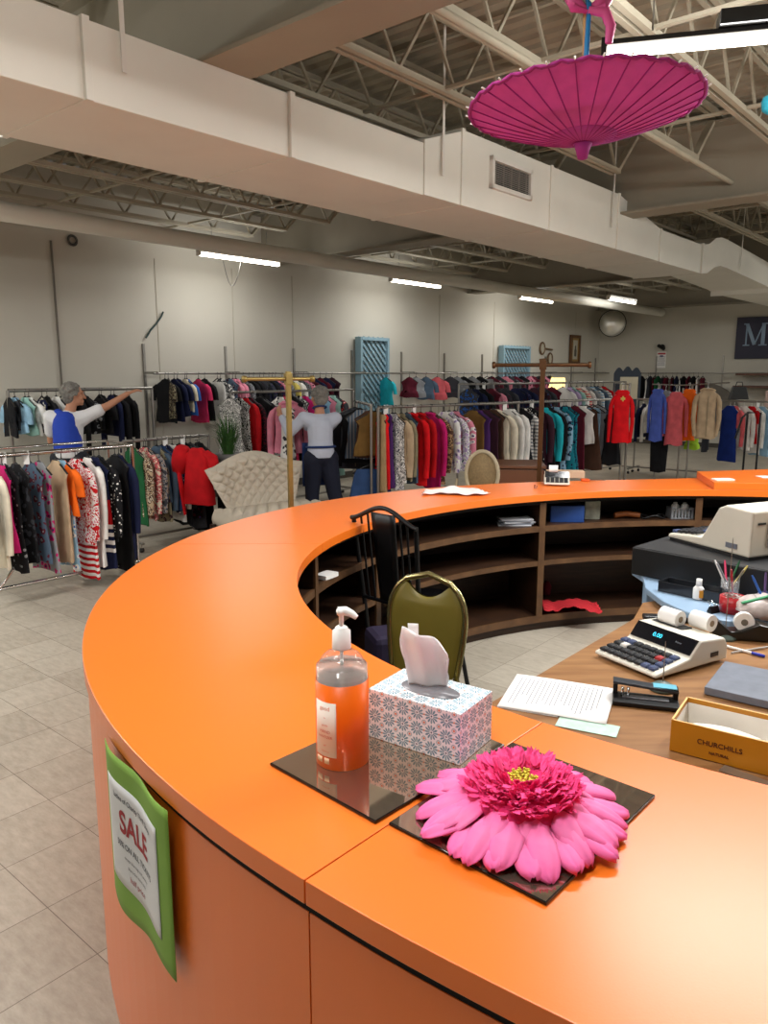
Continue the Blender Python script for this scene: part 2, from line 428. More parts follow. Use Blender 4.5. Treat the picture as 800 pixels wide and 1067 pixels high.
# wires of the duct hangers end at the deck
# round pipe
pp = MB().tube([R(a, 6.95, 3.03) for a in (-4, 2, 8, 13, 17.95)], .085, 16)
tag(pp.build('ceiling_pipe', M_duct), 'long cream round pipe running below the girders along the back wall', 'pipe')
ps = MB().tube([R(a, 2.3, 3.3) for a in (2.9, 8, 12, 17.9)], .02, 8)
tag(ps.build('sprinkler_pipe', M_steel_paint), 'thin painted sprinkler pipe running under the roof joists above the parasol', 'pipe')

# ------------------------------------------------------------------ fluorescent fittings
M_tube = mat('lit_tube', '#ffffff', .5, var=0, emit='#fff6e4', es=9.0)
def fitting(c, ang, L_=1.22, label='', group=None, dark=False, power=1.0):
    t = thing('fluorescent_light', c, ang, label, 'ceiling light', group)
    hm = M_black if dark else M_white_metal
    MB().box((0, 0, .045 if not dark else .034), (L_ + .02, .09 if not dark else .05, .05 if not dark else .022)).build('housing', hm, t, bevel=.004)
    if dark: MB().box((.0, 0, .075), (.34, .12, .06)).build('ballast_box', hm, t, bevel=.004)
    tb = MB()
    tb.tube([(-L_ / 2, 0, 0), (L_ / 2, 0, 0)], .024, 10)
    tb.build('tube', M_tube, t)
    for s in (-1, 1):
        MB().box((s * (L_ / 2 + .012), 0, .015), (.024, .07, .07)).build('end_cap', hm, t)
        MB().tube([(s * L_ * .35, 0, .07), (s * L_ * .35, 0, 3.40 - c[2])], .004, 6).build('suspension_wire', M_rack, t)
    ld = bpy.data.lights.new('tube_glow', 'AREA'); ld.shape = 'RECTANGLE'; ld.size = L_; ld.size_y = .06; ld.energy = LIGHT_W * power; ld.color = LIGHT_C
    lo = bpy.data.objects.new('tube_glow', ld); COL.objects.link(lo); lo.parent = t; lo.location = (0, 0, -.028)
    for s in (-1, 1):      # the bare tube also throws light sideways and up past its slim housing
        l2 = bpy.data.lights.new('tube_side_glow', 'AREA'); l2.shape = 'RECTANGLE'; l2.size = L_; l2.size_y = .04; l2.energy = LIGHT_W * power * .22; l2.color = LIGHT_C
        o2 = bpy.data.objects.new('tube_side_glow', l2); COL.objects.link(o2); o2.parent = t; o2.location = (0, s * .055, .02); o2.rotation_euler = (s * radians(125), 0, 0)
    return t
FZ = 3.03
labs = ['lit fluorescent fitting under the pipe at the left, with a chain loop below', 'lit fluorescent fitting over the taller blue lattice panel',
        'lit fluorescent fitting hanging above the second blue lattice panel', 'short-looking lit fluorescent fitting beside the round mirror at the far corner']
for (x0, y0, x1, y1), lb in zip(((207, 264, 290, 276), (407, 292, 458, 299), (541, 310, 575, 315), (634, 311, 661, 316)), labs):
    a, b = atz(x0, y0, FZ), atz(x1, y1, FZ); c = (a + b) / 2
    fitting(c, PHI, 1.2, lb, power=.29)
a, b = atz(632, 55, FZ), atz(800, 39, FZ); d = (b - a).normalized(); c = a + d * .61
fitting(c, atan2(d.y, d.x), 1.22, 'large bright fluorescent fitting with dark housing beside the pink parasol', dark=True)
for k, (u, n, *pw) in enumerate([(1.0, 7.75), (-2.5, 7.75), (.8, 4.7), (-2.6, 4.7), (.44, .64, .6), (1.2, 1.8, .4), (4.2, .15), (5.0, -1.6), (8.5, -2.3), (12.5, -2.0), (16, -1.8), (6.6, .0), (13.5, .6)]):
    fitting(R(u, n, FZ), PHI, 1.22, 'fluorescent fitting outside the picture', 'fluorescent fittings beyond the frame', power=pw[0] if pw else 1.0)
# rows hung above the duct line, hidden from view by the duct
# chain loop on the first fitting
c0 = aty(243, 268, 9.5)
ch = [aty(232 + 20 * t, 270 + 28 * sin(pi * t), 9.4) for t in [i / 12 for i in range(13)]]
tag(MB().tube(ch, .006, 5).build('hanging_chain', M_rack), 'thin chain loop dangling below the leftmost wall-side light', 'chain')
# ------------------------------------------------------------------ the curved orange counter
CC = Vector((1.55, 2.9)); HT = 0.92
RO = {50: 3.72, 60: 3.30, 70: 2.90, 80: 2.66, 90: 2.55, 100: 2.512, 110: 2.50, 120: 2.506, 130: 2.516, 140: 2.525, 150: 2.533, 160: 2.54, 170: 2.546, 180: 2.55, 190: 2.55, 200: 2.542, 210: 2.528, 220: 2.508, 230: 2.492, 240: 2.499, 250: 2.564, 260: 2.73, 270: 3.02, 280: 3.5}
RI = {50: 2.45, 60: 2.313, 70: 2.214, 80: 2.127, 90: 2.055, 100: 1.998, 110: 1.955, 120: 1.926, 130: 1.908, 140: 1.899, 150: 1.895, 160: 1.893, 170: 1.89, 180: 1.883, 190: 1.869, 200: 1.848, 210: 1.822, 220: 1.796, 230: 1.777, 240: 1.778, 250: 1.817, 260: 1.92, 270: 2.09, 280: 2.4}
def rr(T, a):
    k = min(270, max(50, int(a // 10) * 10)); t = (a - k) / 10.0
    p1, p2 = T[k], T[min(280, k + 10)]; p0 = T.get(k - 10, 2 * p1 - p2); p3 = T.get(k + 20, 2 * p2 - p1)
    return .5 * (2 * p1 + (p2 - p0) * t + (2 * p0 - 5 * p1 + 4 * p2 - p3) * t * t + (3 * p1 - p0 - 3 * p2 + p3) * t ** 3)
def cp(T, a, off=0.0):
    r = rr(T, a) + off
    return Vector((CC.x + r * cos(radians(a)), CC.y + r * sin(radians(a))))
def arc(T, a0, a1, off=0.0, n=None):
    n = n or max(2, int(abs(a1 - a0) / 1.5))
    return [cp(T, a0 + (a1 - a0) * i / n, off) for i in range(n + 1)]
def slab(fo, fi, z0, z1):     # ring segment between two polylines of equal length
    b = MB(); rings = [[(o.x, o.y, z0), (i.x, i.y, z0), (i.x, i.y, z1), (o.x, o.y, z1)] for o, i in zip(fo, fi)]
    return b.ring_loft(rings, smooth=False)
def seg_slab(ao0, ai0, ao1, ai1, z0, z1, oo=0.0, oi=0.0, Ti=None):
    n = max(4, int(max(abs(ao1 - ao0), abs(ai1 - ai0)) / 1.5))
    fo = arc(RO, ao0, ao1, oo, n); fi = arc(Ti or RI, ai0, ai1, oi, n)
    return slab(fo, fi, z0, z1)
M_orange = mat('orange_laminate', '#ee741d', 0.33, var=0.015, vs=1.5, spec=0.85, bump=0.02, bs=300)
M_shelf = mat('dark_wood', '#2a190f', 0.5, var=0.0, stretch=(1, 1, 14), vs=6, col2='#3c2515')
M_edge = mat('shelf_edge_wood', '#63452a', 0.5, var=0.0, vs=10, col2='#4a311c')
M_gap = mat('dark_gap', '#100c0a', 0.9, var=0)
counter = thing('service_counter', (0, 0, 0), 0, 'large curved orange laminate service counter with open dark shelves inside', 'counter')
def ang(p): return math.degrees(atan2(p[1] - CC.y, p[0] - CC.x)) % 360
so = ang(atz(319, 916, HT)); si = ang(atz(563, 754, HT))
so2 = ang(atz(180, 567, HT)); si2 = ang(atz(331, 566, HT))
g = .03
for a in ((52, 52, so2 - g, si2 - g), (so2 + g, si2 + g, so - g, si - g), (so + g, si + g, 278, 278)):
    seg_slab(a[0], a[1], a[2], a[3], HT - .042, HT).build('countertop', M_orange, counter, bevel=.0015)
seg_slab(52, 52, 278, 278, HT - .068, HT - .0425, -.0095, .035).build('shadow_gap_strip', M_gap, counter)
for a0, a1 in ((52, 128), (128.1, so2), (so2 + .1, so - .04), (so + .04, 278)):
    slab(arc(RO, a0, a1, -.008), arc(RO, a0, a1, -.03, ), .0, HT - .060).build('front_panel', M_orange, counter)
A0, A1 = 53, 222
slab(arc(RO, A0, A1, -.031), arc(RO, A0, A1, -.045), .1, HT - .056).build('back_panel', M_shelf, counter)
for z, th in ((.705, .03), (.475, .025), (.105, .04)):
    s_ = slab(arc(RO, A0, A1, -.046), arc(RI, A0, A1, .05), z - th, z).build('shelf', M_shelf, counter)
    slab(arc(RI, A0, A1, .049), arc(RI, A0, A1, .035), z - th - .004, z + .002).build('shelf_edge', M_edge, s_)
slab(arc(RI, A0, A1, .09), arc(RI, A0, A1, .075), .0, .062).build('kick_plate', M_shelf, counter)
for px in (733, 562, 398):
    pa = ang(atz(px, 513 if px > 500 else 540, HT))
    p, q = cp(RO, pa, -.05), cp(RI, pa, .04); d = (q - p); m_ = (p + q) / 2
    dv = MB().box((m_.x, m_.y, (HT - .06 + .1) / 2), (d.length, .03, HT - .16), atan2(d.y, d.x)).build('divider', M_shelf, counter)
    q2 = cp(RI, pa, .036)
    MB().box((q2.x, q2.y, (HT - .06 + .1) / 2), (.012, .042, HT - .16), atan2(d.y, d.x)).build('divider_edge', M_edge, dv)
for pa in (165, 188, 210):
    p, q = cp(RO, pa, -.05), cp(RI, pa, .04); d = (q - p); m_ = (p + q) / 2
    dv = MB().box((m_.x, m_.y, (HT - .06 + .1) / 2), (d.length, .03, HT - .16), atan2(d.y, d.x)).build('divider', M_shelf, counter)
    q2 = cp(RI, pa, .036)
    MB().box((q2.x, q2.y, (HT - .06 + .1) / 2), (.012, .035, HT - .16), atan2(d.y, d.x)).build('divider_edge', M_edge, dv)
# raised block at the far right end
ra_o = ang(atz(726, 498.5, HT)); ra_i = ang(atz(744, 511, HT))
blk = seg_slab(52, 52, ra_o, ra_i, HT + .001, HT + .048).build('raised_block', M_orange, counter, bevel=.002)
blk['label'] = 'raised orange block at the far right end'
# ------------------------------------------------------------------ clothes
def proj(P):
    X, Y, Z = P[0], P[1], P[2] - HC
    d = Y * cos(TH) - Z * sin(TH); up = Y * sin(TH) + Z * cos(TH)
    return (CX + F * X / d, CY - F * up / d, d)
HX = dict(black='#17171a', navy='#1b2140', white='#e6e4df', cream='#e0d6bf', grey='#8d8f92', charcoal='#3a3c42', red='#c0151d', pink='#d9869a',
          magenta='#c21f6b', rose='#c8305c', orange='#f06a1a', beige='#b9a183', tan='#a98c66', olive='#6d5128', brown='#4f372b', burgundy='#5c1a2a', teal='#1c7f8f',
          turquoise='#25b4c2', blue='#2f5fae', royal='#182f78', sky='#8fb6cf', denim='#2e466e', green='#1f5a35', mint='#9cc8bd', purple='#4a2a63', plum='#3b1f2c',
          yellow='#d9c569', coral='#d8636a', lilac='#b9a4c9', khaki='#8b8268', slate='#4d5f72', periwinkle='#4f63b8', lime='#a8d840', scarlet='#d8131c')
SAY = dict(royal='royal blue', sky='pale blue', mint='mint green', lime='lime green', rose='raspberry pink', periwinkle='bright blue', slate='slate blue', plum='dark plum', denim='denim blue')
def cloth_body(kind, W, L, D, rnd):
    """rings hanging from z=0 (the rail); shoulders begin 7 cm lower"""
    hw = W / 2; top = .085
    if kind == 'trousers':
        lv = [(0.10, .105, .5), (0.12, .12, .9), (0.3, .125, 1), (0.6 * L, .12, 1.), (L, .11, 1.1)]
    elif kind == 'skirt':
        lv = [(0.11, .14, .5), (0.14, .16, .8), (0.5 * L, .2, 1), (L, .26, 1.3)]
    else:
        fl = {'dress': 1.08, 'tank': 1.05}.get(kind, 1.02)
        arm = .78 if kind in ('tank', 'dress') else .9
        lv = [(top - .015, .055, .6), (top + .012, .085, .75), (top + .045, hw * .72, .8), (top + .075, hw * .93, .85), (top + .12, hw * arm, 1.0),
              (top + .24, hw * (.84 if kind != 'tank' else .8), 1.0), (L * .6 + .05, hw * .86, 1.05), (L * .85, hw * .93 * fl, 1.15), (L, hw * .97 * fl, 1.2)]
    n = 22; rings = []; ph = rnd.uniform(0, 6); k = rnd.choice((3, 4, 5)); ph2 = rnd.uniform(0, 6)
    for z, a, dd in lv:
        g = min(1.0, max(0, (z - .15) / max(.2, L - .15))) * (1 if D < .08 else .35)
        ring = []
        for i in range(n):
            t = 2 * pi * i / n; c, s = cos(t), sin(t)
            x = a * (abs(c) ** .75) * (1 if c >= 0 else -1)
            y = D / 2 * dd * (abs(s) ** .8) * (1 if s >= 0 else -1)
            y += g * .014 * sin(k * x / hw * 2.2 + ph) + g * .009 * sin(9 * x / hw + ph2)
            hz = (.012 * sin(4 * x / hw + ph2)) if z == L else 0
            ring.append(Vector((x * (1 + .03 * g * sin(ph + z * 9)), y, -z + hz)))
        rings.append(ring)
    return MB().ring_loft(rings)
def sleeve(kind, W, side, rnd, D):
    hw = W / 2; L = {'long': .56, 'jacket': .58, 'short': .2}[kind]
    j = rnd.uniform(-.02, .02)
    P = [(hw * .7, 0, -.13), (hw * .95, 0, -.175), (hw * 1.06 + .01, j, -.26), (hw * 1.08 + .015, j, -.13 - L * .6), (hw * 1.03 + .01 + j, j * 1.5, -.13 - L)]
    if kind == 'short': P = [(hw * .7, 0, -.13), (hw * .95, 0, -.17), (hw * 1.08, 0, -.24), (hw * 1.16, 0, -.13 - L)]
    R_ = [q * min(1, W / .42) * .85 for q in [.03, .055, .06, .055, .045][:len(P)]]
    rings = []
    for (x, y, z), r in zip(P, R_):
        rings.append([Vector((side * (x + r * cos(2 * pi * q / 10)), y + min(r, D * .42) * sin(2 * pi * q / 10), z)) for q in range(10)])
    return MB().ring_loft(rings)
def hanger_mesh(W):
    b = MB(); hw = W * .46
    b.tube([(0, 0, -.062), (0, 0, -.02), (.006, 0, .004), (.0, 0, .016), (-.014, 0, .012), (-.016, 0, -.002)], .0028, 5)
    b.tube([(-hw, 0, -.155), (-hw * .6, 0, -.115), (0, 0, -.06), (hw * .6, 0, -.115), (hw, 0, -.155)], .008, 5)
    b.tube([(-hw, 0, -.155), (hw, 0, -.158)], .004, 4)
    return b
HANG = {}
def hanger_for(W, white):
    k = (round(W, 2), white)
    if k not in HANG:
        o = hanger_mesh(W).build('hanger', M_whiteh if white else M_hanger); me = o.data
        bpy.data.objects.remove(o, do_unlink=True); HANG[k] = me
    o = bpy.data.objects.new('hanger', HANG[k]); COL.objects.link(o); return o
NM = {'short': 'shirt', 'long': 'blouse', 'jacket': 'jacket', 'tank': 'sleeveless_top', 'dress': 'dress', 'trousers': 'trousers', 'skirt': 'skirt'}
SAYK = {'short': 'short-sleeved shirt', 'long': 'long-sleeved top', 'jacket': 'jacket', 'tank': 'sleeveless top', 'dress': 'dress', 'trousers': 'trousers', 'skirt': 'skirt'}
PATW = {'solid': 'plain', 'hstripe': 'striped', 'vstripe': 'pinstriped', 'floral': 'flowered', 'dots': 'dotted', 'leopard': 'leopard-print', 'swirl': 'swirl-patterned', 'block': 'colour-blocked', 'check': 'banded'}
LABELS = set()
ORD = ['first', 'second', 'third', 'fourth', 'fifth', 'sixth', 'seventh', 'eighth', 'ninth', 'tenth', 'eleventh', 'twelfth', 'thirteenth', 'fourteenth', 'fifteenth', 'sixteenth', 'seventeenth', 'eighteenth', 'nineteenth', 'twentieth']
ORD += ['twenty-' + o for o in ORD[:9]] + ['thirtieth'] + ['thirty-' + o for o in ORD[:9]] + ['fortieth'] + ['forty-' + o for o in ORD[:9]]
def look(it):
    c = SAY.get(it['c'], it['c']); p = it.get('p', 'solid')
    s = c
    if p != 'solid': s += ' ' + PATW[p]
    return s + ' ' + (it.get('say') or SAYK[it['k']])
def garment(pos, ang_, it, seed, label, group):
    rnd = random.Random(seed); k = it['k']; W = it.get('W', .42); L = it['L']; D = it.get('D', .042)
    m = fabric(HX[it['c']], it.get('p', 'solid'), HX.get(it.get('c2'), '#e6e2da'), HX.get(it.get('c3')), it.get('sc', 1.0))
    o = cloth_body(k, W, L, D, rnd).build(it.get('nm') or NM[k], m)
    o.location = pos; o.rotation_euler = (0, 0, ang_)
    tag(o, label, it.get('cat') or NM[k].replace('_', ' '), group)
    if k in ('short', 'long', 'jacket'):
        for s in (-1, 1):
            sl_ = sleeve(k, W, s, rnd, D * 1.4).build('sleeve', m, o)
    if k in ('jacket',):
        cb = MB().tube([(-.09, 0, -.1), (-.05, -D * .5, -.085), (.05, -D * .5, -.085), (.09, 0, -.1), (.05, D * .5, -.08), (-.05, D * .5, -.08)], .014, 6, closed=True)
        cb.build('collar', m, o)
        bt = MB().box((.004, -D * .62, -.15 - (L - .15) / 2), (.006, .006, (L - .2)))
        bt.build('front_edge', fabric(HX['khaki']), o)
    h = hanger_for(W, it.get('wh', False)); h.parent = o
    if it.get('tagcard'):
        MB().box((W * .2, -D * .6, -.2), (.05, .003, .07)).build('price_tag', M_paper, o)
    return o
def fill_rack(a, b, z, items, where, group, jit=8.0, perp=None):
    """items carry x = pixel of the strip's right edge and y = pixel of the hem"""
    a = Vector((a[0], a[1], z)); b = Vector((b[0], b[1], z)); d = (b - a).normalized()
    base = atan2(d.y, d.x) + pi / 2
    for i, it in enumerate(items):
        rnd = random.Random(hash((round(it['x'], 1), i)) & 0xffff)
        rz = base + radians(rnd.uniform(-jit, jit)) + radians(it.get('turn', 0))
        W = it.get('W', .42); hw = W * .5 + (0 if it['k'] not in ('short', 'long', 'jacket') else .05)
        ex = Vector((cos(rz), sin(rz), 0)) * hw
        lo, hi = -1.5, (b - a).length + 1.5
        def edge(t):
            P = a + d * t; z_ = Vector((0, 0, -.35))
            return max(proj(P + ex + z_)[0], proj(P - ex + z_)[0])
        for _ in range(40):
            m_ = (lo + hi) / 2
            if edge(m_) < it['x']: lo = m_
            else: hi = m_
        P = a + d * (lo + hi) / 2
        px = proj(P); yb = it['y']
        # hem height from the pixel row
        lo2, hi2 = 0.2, 1.5
        for _ in range(30):
            m2 = (lo2 + hi2) / 2
            if proj(P - Vector((0, 0, m2)))[1] < yb: lo2 = m2
            else: hi2 = m2
        it['L'] = min(lo2, z - .06)
        base_l = look(it) + ' ' + where
        nb = items[i - 1] if i > 0 else (items[i + 1] if len(items) > 1 else None)
        def nl(q): return SAY.get(q['c'], q['c']) + ' ' + (q.get('nm') or NM[q['k']]).replace('_', ' ')
        cands = [it.get('label'), base_l]
        if nb: cands.append(base_l + (', right of a ' if i > 0 else ', left of a ') + nl(nb))
        cands.append(look(it) + ' ' + where + ', ' + ORD[min(i, len(ORD) - 1)] + ' from the left')
        for cnd in cands:
            if cnd and cnd not in LABELS and len(cnd.replace('-', ' ').split()) <= 16: break
        LABELS.add(cnd)
        garment(P, rz, it, i * 31 + int(it['x']), cnd, group)
def I(x, y, k, c, p='solid', c2=None, c3=None, **kw):
    d = dict(x=x, y=y, k=k, c=c, p=p, c2=c2, c3=c3); d.update(kw); return d
def autofill(x0, x1, step, y, seed, pal, kinds, dy=8, pats=('solid',), **kw):
    r = random.Random(seed); out = []; x = x0
    while x < x1:
        c = r.choice(pal); p = r.choice(pats); c2 = r.choice([q for q in pal + ['white'] if q != c])
        out.append(I(x, (y(x) if callable(y) else y) + r.uniform(-dy, dy * .4), r.choice(kinds), c, p, c2, r.choice(pal), W=r.uniform(.37, .44), **kw))
        x += step * r.uniform(.8, 1.2)
    return out
def h_rack(a, b, z, label, ends=(True, True), group=None, r=.015, base=True, mid=False, dep=.5, top2=None, m=None):
    """clothes rack: rail between two uprights with cross feet"""
    m = m or M_rack
    a = Vector((a[0], a[1], 0)); b = Vector((b[0], b[1], 0)); d = b - a; L = d.length; rz = atan2(d.y, d.x)
    t = thing('clothing_rack', a, rz, label, 'clothing rack', group)
    MB().tube([(0, 0, z), (L, 0, z)], r, 10).build('rail', m, t)
    xs = [x for x, e in ((0, ends[0]), (L, ends[1])) if e] + ([L / 2] if mid else [])
    for x in xs:
        MB().tube([(x, 0, .1), (x, 0, z)], r * .95, 10).build('upright', m, t)
        ft = MB().tube([(x, -dep / 2, .09), (x, dep / 2, .09)], r * .9, 8).build('foot', m, t)
        for s in (-1, 1):
            MB().lathe([(.0, -.0), (.022, .002), (.022, .03), (.0, .032)], (0, 0, 0), 10).move(M=Matrix.Rotation(pi / 2, 3, 'Y'), loc=(x - .016, s * (dep / 2 - .03), .024)).build('caster', M_black, ft)
            MB().tube([(x, s * (dep / 2 - .03), .03), (x, s * (dep / 2 - .03), .1)], .006, 6).build('caster_stem', m, ft)
    if base: MB().tube([(0, 0, .1), (L, 0, .1)], r * .8, 8).build('base_rail', m, t)
    return t
def pix(x, y, z): p = atz(x, y, z); return p
def line_at_n(n, x0, x1, z):     # points on a line n = const whose pixels are x0, x1
    out = []
    for x in (x0, x1):
        lo, hi = -10, 60
        for _ in range(50):
            m_ = (lo + hi) / 2; P = R(m_, n, z)
            if P.y > .3 and proj(P)[0] < x or P.y <= .3: lo = m_
            else: hi = m_
        out.append(R(lo, n, z))
    return out

# --- near left rack
_, nA = to_un(atz(146, 596, 0)); zA = 1.085
aA, bA = line_at_n(nA, -70, 137, zA)
t = h_rack(aA, bA, zA, 'chrome rectangular clothes rack at the left edge near the counter', r=.018, dep=.55, m=M_chrome)
Lr = (bA - aA).length
MB().tube([(0, .55, zA + .0), (Lr + .1, .55, zA + .0)], .011, 8).build('rear_rail', M_chrome, t)
MB().tube([(Lr, 0, zA), (Lr + .1, .55, zA)], .011, 8).build('end_rail', M_chrome, t)
MB().tube([(Lr + .1, .55, zA), (Lr + .1, .55, .09)], .012, 8).build('upright', M_chrome, t)
for xx in (.0, ):
    pass
uu = Lr - 1.15
br = MB().tube([(uu, 0, .11), (uu + .28, .0, .42)], .013, 6).tube([(uu - .1, 0, .11), (uu - .42, 0, .42)], .013, 6); br.build('brace', M_chrome, t)
itemsA = [I(-14, 560, 'long', 'navy'), I(14, 570, 'tank', 'magenta', turn=-14), I(8, 590, 'long', 'cream'), I(24, 592, 'dress', 'black', 'dots', 'grey', sc=.7), I(34, 584, 'dress', 'black', 'floral', 'charcoal'),
  I(48, 583, 'dress', 'slate', 'floral', 'burgundy', 'grey', W=.38), I(57, 592, 'dress', 'grey', 'floral', 'magenta', 'navy', W=.36),
  I(73, 583, 'dress', 'beige', W=.42), I(79, 588, 'tank', 'sky', 'floral', 'white', 'blue', W=.34), I(86, 536, 'short', 'orange', W=.44), I(97, 612, 'dress', 'white', 'hstripe', 'red', sc=.8, W=.40, say='red and white dress'),
  I(100, 565, 'long', 'red', 'leopard', 'white', 'pink'), I(109, 588, 'long', 'white', W=.42), I(116, 590, 'tank', 'navy', 'block', 'red', say='dress with red and striped bands'), I(124, 560, 'long', 'black', 'dots', 'white'),
  I(136, 592, 'dress', 'black', W=.46), I(142, 580, 'long', 'navy')]
fill_rack(aA, bA, zA, itemsA, 'on the near left rack', 'clothes on the near left rack', jit=6)

# --- second rack behind it
_, nB = to_un(atz(220, 556, 0)); zB = 1.04
aB, bB = line_at_n(nB, 128, 217, zB)
h_rack(aB, bB, zB, 'silver clothes rack of patterned blouses left of the tufted settee', r=.015, dep=.5)
itemsB = [I(152, 545, 'dress', 'green'), I(158, 535, 'long', 'beige', 'leopard', 'brown', 'cream'), I(166, 540, 'long', 'cream', 'leopard', 'coral', 'brown'), I(172, 528, 'long', 'charcoal', 'leopard', 'grey', 'beige'), I(178, 542, 'dress', 'khaki', 'floral', 'plum', 'beige'),
  I(182, 520, 'long', 'slate'), I(187, 512, 'long', 'denim'), I(192, 532, 'long', 'navy', 'dots', 'white'), I(196, 540, 'long', 'white'), I(203, 545, 'long', 'black'), I(209, 538, 'dress', 'black', 'floral', 'burgundy', 'blue'), I(215, 548, 'long', 'charcoal'), I(222, 552, 'dress', 'black')]
fill_rack(aB, bB, zB, itemsB, 'on the rack left of the settee', 'clothes on the rack left of the settee', jit=6)

# --- rack behind the first woman, near the back wall
zC = 1.5; _, nC = to_un(atz(9, 406, zC)); nC = min(nC, 7.9)
aC, bC = line_at_n(nC, 8, 158, zC)
h_rack(aC, bC, zC, 'grey pipe clothes rack by the back wall behind the person in blue', r=.018)
itemsC = autofill(18, 152, 7.5, 452, 3, ['black', 'charcoal', 'navy', 'sky', 'white', 'grey', 'black', 'khaki', 'teal', 'navy', 'black'], ['tank', 'short', 'long', 'trousers'], pats=('solid', 'solid', 'solid', 'floral'))
for it, (c, k) in zip(itemsC, [('black', 'tank'), ('charcoal', 'trousers'), ('sky', 'short'), ('mint', 'tank'), ('white', 'short')]): it['c'] = c; it['k'] = k; it['p'] = 'solid'
for it in itemsC[8:]:
    it['c'] = random.Random(it['x']).choice(['black', 'navy', 'charcoal', 'black', 'grey'])
fill_rack(aC, bC, zC, itemsC, 'on the pipe rack by the back wall', 'clothes on the pipe rack by the back wall')

# --- long wall rail along the back wall, two tiers
zD = 1.665; nD = 8.22
aD, bD = line_at_n(nD, 160, 640, zD)
t = thing('wall_rail', R(0, 0, 0), PHI, 'long steel hanging rail on brackets along the back wall', 'clothes rail')
ua, ub = to_un(aD)[0], to_un(bD)[0]
MB().tube([(ua, nD, zD), (ub, nD, zD)], .013, 8).build('rail', M_rack, t)
k = 0; uu = ua + .05
while uu < ub:
    MB().box((uu, NW - .012, 1.15), (.03, .024, 1.75)).build('wall_upright', M_rack, t)
    MB().bar((uu, NW - .02, zD + .01), (uu, nD - .02, zD + .01), .012, .03).build('bracket', M_rack, t)
    uu += 1.25
yD = lambda x: 438 - (x - 160) * .045
palD = ['black', 'charcoal', 'black', 'pink', 'grey', 'plum', 'navy', 'burgundy', 'white', 'slate']
itemsD = [I(183, 436, 'short', 'khaki', 'leopard', 'black', 'brown', W=.5, turn=-25, say='camouflage-look t-shirt'), I(188, 440, 'short', 'black'), I(195, 438, 'short', 'navy'), I(201, 434, 'short', 'navy'), I(205, 428, 'short', 'cream'),
          I(208, 432, 'short', 'blue'), I(220, 440, 'short', 'rose', W=.5), I(226, 438, 'short', 'black'), I(237, 442, 'skirt', 'white'), I(243, 440, 'short', 'white', 'leopard', 'charcoal', 'black')]
itemsD += autofill(250, 360, 5.2, 434, 5, palD, ['short', 'long', 'tank'], pats=('solid', 'solid', 'floral', 'swirl'))
for it in itemsD:
    if 310 < it['x'] < 330 and it['c'] != 'yellow': it['c'], it['p'], it['k'] = 'yellow', 'solid', 'short'; it['y'] = 420; break
itemsD += [I(412, 424, 'short', 'turquoise', W=.55, turn=-25), I(436, 414, 'tank', 'burgundy'), I(444, 414, 'tank', 'grey'), I(456, 416, 'short', 'slate'), I(468, 416, 'short', 'coral', W=.45), I(479, 414, 'tank', 'charcoal')]
itemsD += autofill(488, 520, 7, 416, 9, ['black', 'charcoal', 'mint', 'grey', 'black'], ['tank', 'skirt', 'short'])
itemsD += autofill(524, 585, 5.5, 420, 11, ['black', 'pink', 'navy', 'burgundy', 'charcoal', 'pink'], ['short', 'tank'], pats=('solid', 'floral'))
itemsD += [I(582, 414, 'tank', 'yellow')]
fill_rack(aD, bD, zD, itemsD, 'high on the back wall rail', 'clothes on the back wall rail')

# --- middle rack behind the second woman
zE = 1.45; _, nE = to_un(atz(245, 408, zE)); nE = min(nE, 7.2)
aE, bE = line_at_n(nE, 240, 368, zE)
h_rack(aE, bE, zE, 'silver clothes rack behind the person in the pale shirt', r=.015)
itemsE = [I(254, 478, 'dress', 'black', 'swirl', 'white'), I(262, 480, 'dress', 'white', 'swirl', 'black'), I(270, 470, 'long', 'red'), I(276, 476, 'long', 'burgundy', 'leopard', 'black'), I(284, 492, 'dress', 'black'), I(289, 485, 'long', 'black'),
  I(304, 474, 'dress', 'white', 'floral', 'charcoal'), I(310, 486, 'dress', 'rose'), I(318, 480, 'dress', 'black'), I(323, 476, 'dress', 'white', 'leopard', 'black'), I(330, 478, 'dress', 'magenta'),
  I(340, 486, 'dress', 'navy', 'swirl', 'sky'), I(346, 494, 'dress', 'sky'), I(352, 480, 'dress', 'pink'), I(357, 494, 'dress', 'mint'), I(363, 478, 'long', 'charcoal', 'floral', 'red', 'white')]
for it in itemsE:
    if 'turn' not in it: it['turn'] = 0
fill_rack(aE, bE, zE, itemsE, 'on the rack behind the apron wearer', 'clothes on the rack behind the apron wearer')

P = aty(300, 411, 8.15); it = I(300, 472, 'jacket', 'pink', W=.33, D=.09); it['L'] = 61 * 8.15 / 803
garment(P, radians(12), it, 431, 'open pink jacket held out from the rack by the person in the pale shirt', None)
P = aty(299, 418, 8.05); it = I(299, 480, 'dress', 'white', 'floral', 'charcoal', W=.16, D=.05); it['L'] = 62 * 8.05 / 803
garment(P, radians(12), it, 433, 'white and charcoal flowered dress hanging in the opening of the pink jacket', None)
